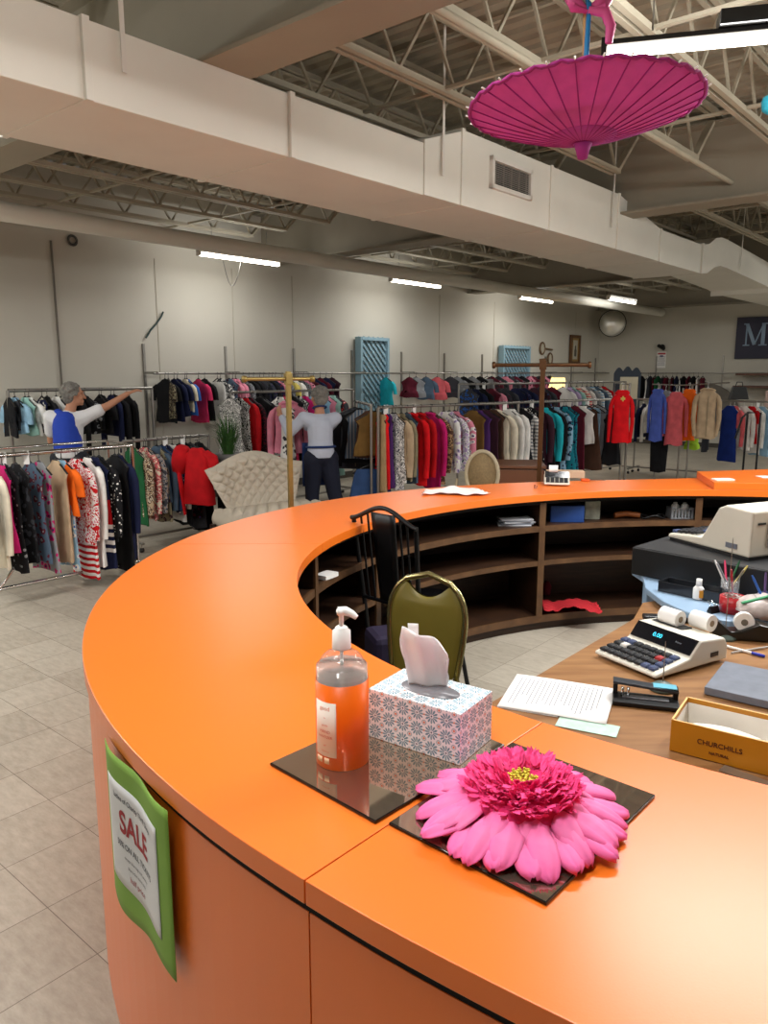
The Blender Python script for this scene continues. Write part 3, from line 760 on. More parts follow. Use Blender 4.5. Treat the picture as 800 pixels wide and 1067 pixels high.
# --- short rack with dark coats
zI = 1.36; cI = aty(384, 425, 7.9)
aI = Vector((cI.x - .15, cI.y + .75, 0)); bI = Vector((cI.x + .03, cI.y - .25, 0))
h_rack(aI, bI, zI, 'short rack of dark coats beside the middle aisle', r=.014, dep=.45)
k = 0
for (x, yb, kk, c, p, W) in ((374, 488, 'jacket', 'charcoal', 'solid', .5), (379, 482, 'long', 'black', 'solid', .46), (381, 478, 'dress', 'slate', 'vstripe', .36), (390, 476, 'dress', 'brown', 'solid', .36), (395, 474, 'dress', 'olive', 'solid', .42)):
    f = k / 4.0; P = aI.lerp(bI, .1 + .8 * f); P.z = zI; P.x = aty(x - 4, 430, P.y).x
    it = I(x, yb, kk, c, p, 'grey', W=W)
    it['L'] = (yb - proj(P)[1]) / (F / proj(P)[2]); lb = look(it) + ' on the short rack of dark coats'; LABELS.add(lb)
    garment(P, radians(4 * k - 8), it, 900 + k, lb, 'coats on the short rack'); k += 1
P = aI.lerp(bI, .95); P.z = .83; P.x = aty(386, 430, P.y).x
it = I(386, 515, 'skirt', 'denim', W=.4, say='skirt'); it['L'] = .62
garment(P, 0, it, 951, 'long denim blue skirt hung low under the olive dress', None)
MB_ = MB().tube([(P.x, P.y, .83), (P.x, P.y, zI)], .004, 5)
tag(MB_.build('drop_hook', M_rack), 'thin hook carrying the denim skirt below the dark coats', 'hook')

# --- the centre rack with red and magenta jackets
zH = 1.34; aH, bH = atz(394, 424.5, zH), atz(650, 415.5, zH)
h_rack(aH, bH, zH, 'long silver clothes rack with red and magenta jackets behind the counter', r=.016, mid=True)
itemsH = [I(402, 512, 'dress', 'tan', W=.16), I(406, 510, 'dress', 'scarlet', W=.2), I(410, 508, 'dress', 'purple', W=.22), I(419, 508, 'dress', 'navy', 'swirl', 'white', W=.32), I(423, 500, 'dress', 'black', 'swirl', 'white'), I(429, 488, 'long', 'beige'), I(433, 500, 'long', 'khaki'), I(436, 502, 'dress', 'slate'),
  I(447, 503, 'jacket', 'scarlet', W=.46), I(454, 494, 'jacket', 'red', W=.44), I(464, 508, 'jacket', 'magenta', W=.44), I(469, 502, 'long', 'tan', 'leopard', 'brown'), I(479, 488, 'long', 'white', 'floral', 'lilac', 'slate'), I(486, 488, 'long', 'lilac', 'leopard', 'white', 'slate'),
  I(493, 470, 'long', 'pink', 'floral', 'white', 'purple'), I(507, 490, 'dress', 'olive'), I(513, 492, 'dress', 'purple'), I(522, 492, 'dress', 'plum', W=.45), I(527, 496, 'dress', 'brown'), I(537, 492, 'jacket', 'cream', W=.46), I(544, 486, 'long', 'white'), I(551, 482, 'long', 'white'), I(556, 488, 'dress', 'black'),
  I(561, 478, 'long', 'white', 'hstripe', 'grey'), I(567, 490, 'dress', 'black', 'dots', 'white'), I(576, 492, 'long', 'plum'), I(581, 494, 'dress', 'black'), I(585, 480, 'long', 'turquoise'), I(589, 492, 'long', 'black'), I(594, 488, 'long', 'sky', 'floral', 'navy', 'teal'),
  I(600, 494, 'dress', 'teal', 'floral', 'navy', 'white'), I(604, 494, 'dress', 'navy', 'leopard', 'teal'), I(611, 497, 'dress', 'burgundy'), I(620, 462, 'tank', 'white'), I(625, 488, 'skirt', 'brown'), I(631, 480, 'trousers', 'sky'), I(637, 486, 'trousers', 'grey')]
fill_rack(aH, bH, zH, itemsH, 'on the long centre rack', 'clothes on the long centre rack')

# --- pastel rack behind
zJ = 1.52; aJ, bJ = atz(478, 401, zJ), atz(652, 398.5, zJ)
aJ = aty(478, 401, 10.6); aJ.z = zJ; bJ = aty(652, 399, 13.2); bJ.z = zJ
h_rack(aJ, bJ, zJ, 'silver clothes rack of pastel tops in front of the back wall', r=.015)
itemsJ = autofill(500, 590, 6.5, 436, 21, ['black', 'charcoal', 'pink', 'navy', 'plum', 'burgundy', 'blue'], ['short', 'tank'], pats=('solid', 'floral'))
itemsJ += [I(600, 446, 'long', 'white'), I(605, 450, 'long', 'lilac'), I(610, 442, 'long', 'mint'), I(615, 448, 'long', 'cream', 'hstripe', 'coral'), I(620, 450, 'long', 'white'), I(625, 450, 'long', 'grey'), I(629, 460, 'long', 'sky', 'hstripe', 'white'), I(633, 456, 'long', 'slate'), I(637, 456, 'long', 'grey', 'hstripe', 'white'), I(641, 450, 'long', 'red')]
fill_rack(aJ, bJ, zJ, itemsJ, 'on the pastel rack by the wall', 'clothes on the pastel rack')

# --- red display shirt facing out on a stand
P = aty(649, 400, 9.2); P.z = HC - (400 - 388) * P.y / 813
it = I(649, 459, 'long', 'scarlet', W=.21, D=.1, wh=True); it['L'] = (459 - 399) * P.y / 805
o = garment(P, radians(-8), it, 61, 'bright red long-sleeved shirt displayed facing out on a white hanger', None)
lg = MB().box((0, -.056, -.17), (.05, .006, .025)).box((0, -.056, -.17), (.018, .006, .06)).build('yellow_emblem', fabric(HX['yellow']), o)
st = thing('display_hook', (P.x, P.y, 0), radians(-8), 'tall rack upright carrying the bright red shirt', 'display stand')
MB().tube([(.12, .25, .02), (.12, .25, P.z + .01)], .016, 8).build('upright', M_rack, st)
MB().tube([(.12, .25, P.z - .005), (0, 0, P.z - .005), (0, -.06, P.z + .01)], .007, 6).build('arm', M_rack, st)
MB().box((.12, .25, .01), (.5, .4, .02)).build('base', M_rack, st)
it = I(655, 500, 'dress', 'black', W=.24); it['L'] = .72; 
P2 = P + Vector((.05, .5, -.3)); garment(P2, radians(-8), it, 66, 'black dress hanging below and behind the bright red shirt', None)
MB_ = tag(MB().tube([P2, P2 + Vector((0, 0, .30)), P + Vector((.12, .25, 0))], .005, 5).build('drop_hook', M_rack), 'hook carrying the black dress behind the red shirt', 'hook')

# --- right hand rack: blue, coral, orange, beige
zL = 1.24; 
aL = aty(664, 415.5, 13.0); bL = aty(812, 417, 11.6); aL.z = bL.z = zL
h_rack(aL, bL, zL, 'grey metal rack on the right with white clothes', r=.016, mid=False)
itemsL = [I(676, 455, 'long', 'navy'), I(682, 450, 'long', 'white'), I(692, 452, 'short', 'white'), I(700, 446, 'long', 'grey'), I(742, 470, 'trousers', 'charcoal'), I(769, 480, 'tank', 'royal', W=.34, turn=68, D=.1), I(775, 445, 'long', 'coral', turn=60, W=.34), I(786, 468, 'long', 'white', W=.36, turn=65), I(792, 462, 'short', 'red', turn=60, W=.32), I(797, 472, 'long', 'white', W=.36, turn=65), I(806, 474, 'long', 'sky', turn=60)]
for i, it in enumerate(itemsL): it['wh'] = True
fill_rack(aL, bL, zL, itemsL, 'on the right-hand rack', 'clothes on the right-hand rack')
# faceout arms nearer to us with the displayed coats
def faceout(x, ytop, ybot, Y, k, c, W, label, turn=0, D=.1, p='solid', c2=None, **kw):
    P = aty(x, ytop, Y); it = I(x, ybot, k, c, p, c2, W=W, D=D, wh=True, **kw); it['L'] = (ybot - ytop) * Y / 803
    return garment(P, radians(turn), it, int(x * 3), label, 'clothes shown facing out on the right'), P
fo = [(686, 400, 459, 10.9, 'long', 'periwinkle', .44, 'bright blue cardigan displayed left of the coral blouse', -42), (694, 402, 456, 11.3, 'long', 'grey', .44, 'pale grey cardigan half hidden behind the bright blue one', -42),
      (705, 403, 463, 10.8, 'long', 'coral', .42, 'coral pink blouse displayed between blue and orange tops', -30), (722, 400, 458, 10.8, 'long', 'orange', .46, 'orange jacket displayed just left of the beige coat', -40), (738, 399, 456, 10.4, 'jacket', 'beige', .47, 'beige double-layered coat on a hanger facing out', -14),
      (688, 452, 492, 11.1, 'trousers', 'black', .3, 'black trousers hanging below the bright blue cardigan', -30), (722, 452, 468, 11.2, 'tank', 'lime', .3, 'lime green top just showing below the orange jacket', -20)]
for (x, yt, yb, Y, kk, c, W, lb, tn_) in fo:
    W = {686: .19, 694: .2, 705: .25, 722: .22, 738: .27, 688: .2}.get(x, W * .7)
    if x == 722 and yb - yt > 50: x = 719
    if yb - yt < 50:
        yt2 = yt - 8
        o, P = faceout(x, yt2, yb, Y, kk, c, W, lb, tn_)
    else: o, P = faceout(x, yt, yb, Y, kk, c, W, lb, tn_)
    LABELS.add(lb)
st = thing('display_rack', aty(712, 497, 11.0) * Vector((1, 1, 0)) if False else Vector((aty(712, 420, 11.0).x, 11.0, 0)), radians(-12), 'four-way metal stand holding the blue, coral, orange and beige garments', 'display stand')
for x_ in (-.32, .0, .12):
    MB().tube([(x_, .1, .04), (x_, .1, 1.5 if x_ else 1.46)], .014, 8).build('upright', M_rack, st)
MB().tube([(-.45, -.1, 1.515), (.0, .1, 1.50), (.5, -.45, 1.545)], .01, 6).build('arm', M_rack, st)
MB().tube([(-.4, .1, .05), (.5, .1, .05)], .013, 8).build('base_rail', M_rack, st)
for x_ in (-.36, .45): MB().tube([(x_, -.3, .03), (x_, .4, .03)], .013, 8).build('foot', M_rack, st)
# --- rail on the right wall with dark clothes
zM = 1.66; nM0, _ = on_e(665, 390, EW - .3); nM1, _ = on_e(770, 390, EW - .3)
t = thing('wall_rail', R(0, 0, 0), PHI, 'steel hanging rail along the right wall under the paper notice', 'clothes rail')
MB().tube([(EW - .28, nM0, zM), (EW - .28, 2.0, zM)], .013, 8).build('rail', M_rack, t)
for q in range(4):
    nn_ = nM0 - .3 - q * 1.5
    MB().box((EW - .012, nn_, 1.2), (.024, .03, 1.7)).build('wall_upright', M_rack, t)
    MB().bar((EW - .02, nn_, zM), (EW - .3, nn_, zM), .012, .03).build('bracket', M_rack, t)
aM, bM = R(EW - .28, nM0, zM), R(EW - .28, nM1, zM)
itemsM = autofill(672, 735, 4.2, 417, 31, ['black', 'charcoal', 'black', 'burgundy', 'white', 'green', 'navy'], ['tank', 'trousers'], dy=3)
fill_rack(aM, bM, zM, itemsM, 'on the right wall rail', 'dark clothes on the right wall rail')

# --- white size dividers clipped on the rails
def dividers(a, b, z, xs, where, h=.09):
    for x in xs:
        lo, hi = -.5, 1.5
        for _ in range(40):
            m_ = (lo + hi) / 2; P = a.lerp(b, m_); P.z = z
            if proj(P)[0] < x: lo = m_
            else: hi = m_
        t = thing('size_divider', P, 0, 'small white size divider on the ' + where, 'size divider', 'size dividers on the ' + where)
        MB().box((0, 0, -.035), (.045, .004, h)).build('card', M_white, t)
        MB().tube([(.0, 0, .0), (.02, 0, .02), (0, 0, .03), (-.02, 0, .02), (0, 0, 0)], .004, 5).build('clip', M_white, t)
dividers(aA, bA, zA, (3, 27), 'near left rack')
dividers(aB, bB, zB, (172, 190), 'rack left of the settee')
dividers(aH, bH, zH, (402, 431, 526, 554, 612, 641), 'long centre rack')
dividers(aJ, bJ, zJ, (504, 590), 'pastel rack')
dividers(aL, bL, zL, (695, 750, 790), 'right-hand rack')
# ------------------------------------------------------------------ things on the walls
def T(mb, name, m, label, cat, group=None, **kw):
    o = mb.build(name, m, **kw); LABELS.add(label); return tag(o, label, cat, group)
def face_n(x, y, off=0.0):        # a point on the back wall, room frame
    u, z = on_n(x, y, NW - off); return u, z
M_blue = mat('pale_blue_paint', '#86a5b3', .6, var=.05)
def lattice(x0, x1, ytop, zbot, label, lw=.03):
    u0, z1 = on_n(x0, ytop, NW - .1); u1, _ = on_n(x1, ytop, NW - .1)
    W = u1 - u0; H = z1 - zbot
    t = thing('lattice_panel', R(u0 + W / 2, NW - .1, zbot), PHI, label, 'lattice panel')
    for nm, c, d in (('side_board', (-W / 2, 0, H / 2), (.05, .12, H)), ('side_board', (W / 2, 0, H / 2), (.05, .12, H)), ('top_board', (0, 0, H - .025), (W, .12, .05)), ('bottom_board', (0, 0, .025), (W, .12, .05))):
        MB().box(c, d).build(nm, M_blue, t)
    b = MB(); st = .115
    def clip(s):       # diagonals x - s*z = c
        c = -H - W
        while c < H + W:
            pts = []
            for z in (0, H):
                x = c + s * z
                if -W / 2 <= x <= W / 2: pts.append((x, z))
            for x in (-W / 2, W / 2):
                z = (x - c) * s
                if 0 < z < H: pts.append((x, z))
            if len(pts) >= 2: b.bar((pts[0][0], .012 * s, pts[0][1]), (pts[1][0], .012 * s, pts[1][1]), .012, .04)
            c += st
    clip(1); clip(-1)
    b.build('lattice', M_blue, t)
lattice(374, 402, 351, .95, 'tall pale blue wooden lattice panel behind the turquoise shirt')
lattice(523, 550, 360, .95, 'shorter pale blue wooden lattice panel left of the two racquets')
# wall crack strip, ring and cable
u, z0 = on_n(52, 240, NW - .01); u2, z2 = on_n(66, 420, NW - .01)
T(MB().tube([R(u, NW - .012, 3.1), R((u + u2) / 2, NW - .012, 1.9), R(u2, NW - .012, .1)], .012, 6), 'wall_conduit', mat('conduit_grey', '#6c665c', .6), 'thin dark conduit running down the back wall at the far left', 'conduit')
u, z = on_n(75.5, 250.5, NW - .02)
T(MB().tube([R(u + .05 * cos(a), NW - .02, z + .05 * sin(a)) for a in [2 * pi * i / 16 for i in range(16)]], .015, 6, closed=True), 'wall_ring', mat('ring_grey', '#4c4a46', .6), 'small dark ring fixed high on the back wall left', 'wall fixture')
cb = [on_n(x, y, NW - .03) for x, y in ((152, 352), (157, 344), (163, 337), (168, 330), (170, 325))]
T(MB().tube([R(u, NW - .03, z) for u, z in cb], .012, 6), 'cable_end', mat('cable_green', '#2d4240', .5), 'short dark green cable end sticking out of the back wall', 'cable')
for x in (164, 243, 305, 458, 515, 600):
    u, z = on_n(x, 330, NW - .005)
    T(MB().box((0, 0, 0), (.012, .008, 2.9)), 'wall_seam_%d' % x if False else 'trim_%d' % (60 + x // 10), mat('seam_grey', '#b9b3a4', .8), None, None, loc=R(u, NW - .004, 1.6), rot=(0, 0, PHI))
for o in COL.objects:
    if o.name.startswith('trim_') : o['kind'] = 'structure'
# two racquets
def racquet(x, y, r_px, handle, label):
    u, z = on_n(x, y, NW - .03); r = r_px / 48.0
    t = thing('racquet', R(u, NW - .03, z), PHI, label, 'racquet', None)
    M_rq = mat('racquet_wood', '#6b5238', .5)
    MB().tube([(r * .8 * cos(a), 0, r * sin(a)) for a in [2 * pi * i / 20 for i in range(20)]], .02, 6, closed=True).build('hoop', M_rq, t)
    MB().tube([(handle * r * .8, 0, 0), (handle * (r * .8 + .35), 0, -.02)], .02, 6).build('handle', M_rq, t)
    st = MB()
    for q in range(-4, 5):
        k = q / 5.0; h = sqrt(1 - k * k)
        st.tube([(r * .8 * k, 0, -r * h), (r * .8 * k, 0, r * h)], .003, 4).tube([(-r * .8 * h, 0, r * k), (r * .8 * h, 0, r * k)], .003, 4)
    st.build('strings', mat('string_cream', '#c9c2ae', .6), t)
racquet(565, 363, 6, 1, 'upper wooden racquet on the back wall with its handle pointing right')
racquet(573, 374, 6, -1, 'lower wooden racquet on the back wall with its handle pointing left')
# framed picture
def framed(u, n, z, W, H, face, label):
    t = thing('framed_picture', R(u, n, z), face, label, 'picture')
    wf = mat('frame_wood', '#5d3d1f', .4, var=.15)
    for c, d in (((-W / 2, 0, 0), (.07, .05, H)), ((W / 2, 0, 0), (.07, .05, H)), ((0, 0, H / 2), (W + .07, .05, .07)), ((0, 0, -H / 2), (W + .07, .05, .07))):
        MB().box(c, d).build('frame_side', wf, t, bevel=.008)
    MB().box((0, .01, 0), (W, .02, H)).build('mount', mat('gold_mount', '#9a7a48', .6), t)
    p = MB().box((0, -.004, 0), (W * .5, .01, H * .72)).build('print', mat('print_grey', '#b9b3a2', .7), t)
    MB().lathe([(.0, -.16), (.05, -.14), (.055, -.02), (.03, .03), (.035, .07), (.0, .11)], (0, -.01, 0), 12, sy=.2, sx=1).build('painted_figure', mat('figure_grey', '#5d5a50', .8), p)
u0, z0 = on_n(599, 364.5, NW - .04)
framed(u0, NW - .04, z0, .42, .6, PHI, 'small wooden framed picture of a figure near the far corner')
# convex mirror in the corner
n_, z_ = on_e(638, 337, EW - .55); c = R(EW - .55, n_, z_); rad = 13 * c.y / 806
t = thing('convex_mirror', c, atan2(-c.y, -c.x) + pi / 2, 'round convex security mirror high in the far corner', 'mirror')
pr = [(rad * sin(a), -rad * .45 * cos(a)) for a in [i * pi / 2 / 10 for i in range(11)]]
rings = [[Vector((r * cos(2 * pi * k / 28), y, r * sin(2 * pi * k / 28))) for k in range(28)] for r, y in pr[1:]]
MB().ring_loft(rings).build('mirror_dome', mat('mirror_silver', '#f4f4ee', .3, .85, var=0), t)
MB().tube([(rad * cos(a), 0, rad * sin(a)) for a in [2 * pi * i / 28 for i in range(28)]], .015, 6, closed=True).build('rim', M_black, t)
MB().tube([(0, .02, 0), (0, .3, .1), (0, .45, .35)], .015, 6).build('bracket', M_black, t)
# paper notice and dark camera on the right wall
n_, z_ = on_e(689, 375, EW - .01); s_ = (on_e(684.5, 375, EW)[0] - on_e(694, 375, EW)[0]) ; hgt = on_e(689, 366.5, EW)[1] - on_e(689, 383.5, EW)[1]
t = thing('wall_notice', R(EW - .012, n_, z_), PHI - pi / 2, 'white paper notice with red heading on the right wall', 'notice')
MB().box((0, 0, 0), (s_, .008, hgt)).build('sheet', M_paper, t)
MB().box((0, -.006, hgt * .38), (s_ * .85, .004, hgt * .1)).build('red_heading', mat('notice_red', '#b3444a', .7), t)
tl = MB()
for q in range(5): tl.box((0, -.006, hgt * (.18 - .12 * q)), (s_ * (.8 - .1 * (q % 2)), .004, hgt * .03))
tl.box((0, -.006, hgt * .22), (s_ * .35, .004, hgt * .12)); tl.build('printed_lines', mat('notice_ink', '#6d6f8a', .7), t)
n_, z_ = on_e(690, 361.5, EW - .06)
t = thing('security_camera', R(EW - .02, n_, z_), PHI - pi / 2, 'small dark security camera above the paper notice', 'camera')
MB().lathe([(0, 0), (.05, 0), (.06, .04), (.05, .09), (0, .1)], (0, 0, 0), 14).move(M=Matrix.Rotation(pi / 2, 3, 'X')).build('mount', M_black, t)
MB().tube([(0, -.08, 0), (0, -.14, -.03)], .015, 8).tube([(-.06, -.13, .03), (.1, -.2, -.05)], .04, 10).build('camera_body', M_black, t)
# big sign on the right wall
n0, zt = on_e(768.5, 331, EW - .03); _, zb = on_e(768.5, 374, EW - .03); n_letter, _ = on_e(774, 350, EW - .05)
SW = 3.6; t = thing('shop_sign', R(EW - .03, n0 - SW / 2, (zt + zb) / 2), PHI - pi / 2, 'large dark blue sign with pale letters at the right edge', 'sign')
SH = zt - zb
MB().box((0, 0, 0), (SW, .05, SH)).build('sign_board', mat('sign_navy', '#262b3d', .55, var=.0, vs=1.2, col2='#3a3448'), t)
M_let = mat('sign_letter', '#8fa5bb', .6); px_ = SH / 43.0; x0 = -SW / 2 + (n0 - n_letter) + .02; zb_ = -8 * px_; h_ = 23 * px_
b = MB()
def st_(xa, za, xb, zb2, w_): b.bar((x0 + xa * px_, -.03, zb_ + za * px_), (x0 + xb * px_, -.03, zb_ + zb2 * px_), .008, w_ * px_)
st_(2.5, 0, 2.5, 23, 1.4); st_(19, 0, 19, 23, 3.6); st_(2.8, 22, 11, 1, 3.4); st_(11, 1, 18.5, 22, 1.3)
for xa, xb in ((-.5, 6), (15, 23)): st_(xa, .6, xb, .6, 1.2)
st_(-.5, 22.4, 4.5, 22.4, 1.2); st_(17, 22.4, 23, 22.4, 1.2)
b.build('lettering', M_let, t)
b = MB(); b.tube([(x0 + (32 + 6.5 * cos(a)) * px_, -.03, zb_ + (7.5 + 7.5 * sin(a)) * px_) for a in [2 * pi * i / 24 for i in range(24)]], 1.3 * px_, 8, closed=True, flat=.6); b.build('lettering', M_let, t)
# shelves on the right wall
M_bshelf = mat('brown_shelf', '#5d3f33', .5)
for k, (x0, ya, dp, lb) in enumerate(((766, 390, .42, 'upper brown wall shelf at the right edge below the sign'), (763, 403, .46, 'lower brown wall shelf at the right edge below the sign'))):
    n0, z0 = on_e(x0, ya, EW - .42)
    T(MB().box((EW - .21, n0 - 1.5, z0), (.42, 3.0, .05)), 'wall_shelf', M_bshelf, lb, 'shelf', rot=(0, 0, PHI), bevel=.004)
n0, z0 = on_e(776, 411, EW - .25)
T(MB().prism([(-.35, -.16), (.35, -.16), (.35, .16), (-.35, .16)], 0, .001).box((0, 0, .17), (.7, .32, .34)), 'storage_bin', mat('pinkish_bin', '#c7aaa0', .7), 'pinkish storage bin between the wall shelf and the white clothes', 'bin', loc=R(EW - .25, n0 - .8, z0 - .25), rot=(0, 0, PHI + pi / 2), bevel=.02)
# grey fan-shaped cape on the right wall
n0, z0 = on_e(724, 398, EW - .15)
poly = [(0, 0)] + [(.95 * cos(a) * 1.0, .62 * sin(a)) for a in [radians(q) for q in range(-75, 91, 12)]]
b = MB(); n_ = len(poly)
b.add([(p[0], 0, p[1] - .62) for p in poly] + [(p[0], .05, p[1] - .62) for p in poly], [tuple(range(n_)), tuple(range(2 * n_ - 1, n_ - 1, -1))] + [(i, n_ + i, n_ + (i + 1) % n_, (i + 1) % n_) for i in range(n_)])
T(b, 'grey_cape', mat('cape_grey', '#6f6a62', .9), 'large grey fan-shaped cape hanging behind the beige coat', 'cape', loc=R(EW - .12, n0, z0 + .02), rot=(0, 0, PHI - pi / 2))
# dark scalloped headboard holding a pale mirror
c = aty(653, 400, 13.6); t = thing('scalloped_mirror', (c.x, c.y, .9), radians(-10), 'dark slate mirror frame with scalloped top behind the red shirt', 'mirror')
s_ = c.y / 806; W = 27 * s_; zt = aty(653, 383, 13.6).z - .9
top = []
for i in range(41):
    x = -W / 2 + W * i / 40; top.append((x, zt - .10 + .08 * abs(sin(pi * (i / 40.0) * 3)) * 1.0 + .04 * sin(pi * i / 40)))
poly = [(-W / 2, 0), (W / 2, 0)] + top[::-1]
b = MB(); b.prism(poly, -.02, .02, M=Matrix.Rotation(pi / 2, 3, 'X')); b.build('frame', mat('slate_frame', '#2e3a48', .5), t)
MB().box((.03, -.03, zt - .35), (W * .66, .01, .38)).build('mirror_glass', mat('mirror_cream', '#cfc8ad', .25, .2), t)
# warm lit lamp behind the pastel clothes
c = aty(581, 404, 14.2); t = thing('table_lamp', (c.x, c.y, 0), 0, 'warm glowing lamp partly hidden behind the clothes near the bronze stand', 'lamp')
MB().lathe([(.14, 0), (.16, .02), (.03, .05), (.02, .3), (.05, .5), (.02, .8), (.02, c.z - .2)], seg=16).build('base', M_brass, t)
MB().lathe([(.22, c.z - .2), (.12, c.z + .18), (.118, c.z + .18), (.216, c.z - .2)], seg=20).build('lamp_shade', mat('lit_shade', '#f4dba0', .8, emit='#ffd98a', es=1.3), t)

# ------------------------------------------------------------------ free-standing stands and furniture
def t_stand(xp, ytop, yb_px, Y, arm_px, ang_, m, label, r=.02):
    c = aty(xp, ytop, Y); t = thing('display_stand', (c.x, c.y, 0), ang_, label, 'display stand')
    H = c.z
    MB().box((0, 0, H / 2), (r * 1.8, r * 1.8, H)).build('post', m, t, bevel=.003)
    MB().lathe([(.0, 0), (.2, 0), (.2, .012), (.05, .03), (.03, .05), (0, .05)], seg=24).build('base', m, t)
    a0, a1 = arm_px
    MB().tube([(a0, 0, H - .045), (a1, 0, H - .045)], r * .72, 12).build('crossbar', m, t)
    for a in (a0, a1): MB().lathe([(0, -.015), (r * 1.2, -.012), (r * 1.35, 0), (r * 1.2, .012), (0, .015)], seg=14).move(M=Matrix.Rotation(pi / 2, 3, 'Y'), loc=(a, 0, H - .045)).build('end_knob', m, t)
    MB().box((0, 0, H - .045), (r * 2.6, r * 2.6, .07)).build('collar', m, t, bevel=.003)
    return t
t_stand(300, 387, 530, 4.75, (-.28, .16), radians(30), mat('satin_brass', '#94804c', .45, .8, var=.1), 'brass T-shaped display stand in front of the tufted settee', .016)
t_stand(566, 374, 505, 5.9, (-.37, .34), radians(-14), M_bronze, 'dark bronze T-shaped display stand behind the calculator', .02)

M_sofa = mat('cream_linen', '#c3b9a8', .9, var=.04, bump=.1, bs=200)
def tuft(a, b):   # 0 at buttons, 1 on the pillows
    p = abs(sin(pi * (a + b) / 2)); q = abs(sin(pi * (a - b) / 2)); return (p * q) ** .6 + .35 * (1 - (1 - p) ** 4) * (1 - (1 - q) ** 4)
c = aty(268, 500, 7.25); zS = 0
t = thing('settee', (c.x, c.y, 0), radians(42), 'cream button-tufted settee with curved winged back', 'settee')
HB = 1.68 - (470 - 388) * 7.3 / 806
def back_fn(off, tf):
    def fn(a, b):
        s = a * 2 - 1
        half = .38 + .135 * b + (.03 * b if abs(s) > .9 else 0)
        top = HB - .045 + .05 * cos(s * pi * 1.0) - .035 * abs(s) ** 3 + .0
        z = .44 + (top - .44) * b
        x = s * half; y = .0 + .10 * b + .0
        wing = -.16 * max(0, abs(s) - .55) ** 1.3 * (1.4)
        edge = min(1, min(a, 1 - a) * 14, min(b + .25, (1 - b) * 9))
        d = (.038 * tuft(a * 16, b * 8) * edge + .04 * edge) if tf else -.05 * edge
        return Vector((x, y + wing - d, z))
    return fn
b = MB(); b.grid(back_fn(0, True), 130, 70); b.grid(back_fn(0, False), 24, 12); b.build('backrest', M_sofa, t)
b = MB()
def seat_fn(a, bb):
    s = a * 2 - 1; x = s * (.47 + .05 * bb); y = .03 - .74 * bb - .04 * (1 - s * s) * bb
    e = min(1, min(a, 1 - a) * 12, min(bb + .3, (1 - bb) * 7))
    return Vector((x, y, .40 + .034 * tuft(a * 16, bb * 8) * e + .05 * sqrt(max(0, e))))
b.grid(seat_fn, 110, 56)
def under(a, bb):
    p = seat_fn(a, bb); return Vector((p.x, p.y, .30))
b.grid(under, 12, 6)
def front(a, bb):
    p = seat_fn(a, 1); return Vector((p.x, p.y - .015 * sin(pi * bb), .30 + (p.z - .30) * bb))
b.grid(front, 60, 6)
for e in (0, 1): b.grid(lambda a, bb, e=e: Vector((seat_fn(e, a).x + (e * 2 - 1) * .015 * sin(pi * bb), seat_fn(e, a).y, .30 + (seat_fn(e, a).z - .3) * bb)), 20, 4)
b.build('seat', M_sofa, t)
for sx, sy in ((-.5, -.02), (.5, -.02), (-.46, -.64), (.46, -.64)):
    MB().tube([(sx, sy, .31), (sx, sy, .2), (sx * 1.02, sy, .01)], [.03, .024, .014], 10).build('leg', mat('dark_leg', '#2c1e15', .4), t)
# grassy plant in grey bowl on a black pedestal
c = aty(238, 476, 8.15); c.z = c.z
ped = thing('pedestal_table', (c.x - .05, c.y, 0), 0, 'black square pedestal table carrying the grassy plant', 'pedestal')
MB().box((0, 0, c.z - .08), (.42, .36, .04)).build('top', M_black, ped); MB().box((0, 0, (c.z - .1) / 2), (.14, .14, c.z - .1)).build('column', M_black, ped); MB().box((0, 0, .02), (.34, .3, .04)).build('base', M_black, ped)
t = thing('potted_grass', (c.x, c.y, c.z - .06), 0, 'artificial green grass plant in a low grey bowl behind the settee', 'plant')
MB().lathe([(.05, 0), (.13, .01), (.15, .09), (.14, .1), (.12, .09), (0, .085)], seg=20).build('bowl', mat('pot_grey', '#6f6d6c', .6), t)
b = MB(); rnd = random.Random(4)
for i in range(150):
    a = rnd.uniform(0, 2 * pi); r0 = rnd.uniform(0, .06); sp = rnd.uniform(.02, .26); h = rnd.uniform(.25, .5)
    p0 = Vector((r0 * cos(a), r0 * sin(a), .08)); p1 = Vector(((r0 + sp * .4) * cos(a), (r0 + sp * .4) * sin(a), .08 + h * .65)); p2 = Vector(((r0 + sp) * cos(a), (r0 + sp) * sin(a), .08 + h * (1 - sp)))
    w_ = Vector((-sin(a), cos(a), 0)) * .005; th_ = Vector((cos(a), sin(a), 0)) * .002
    rings = [[p - w_ * k, p - th_ * k, p + w_ * k, p + th_ * k] for p, k in ((p0, 1), (p1, .9), (p2, .15))]
    b.ring_loft(rings, smooth=False)
o = b.build('grass_blades', mat('grass_green', '#355c26', .6, var=.3, vs=20), t); o['kind'] = 'stuff'
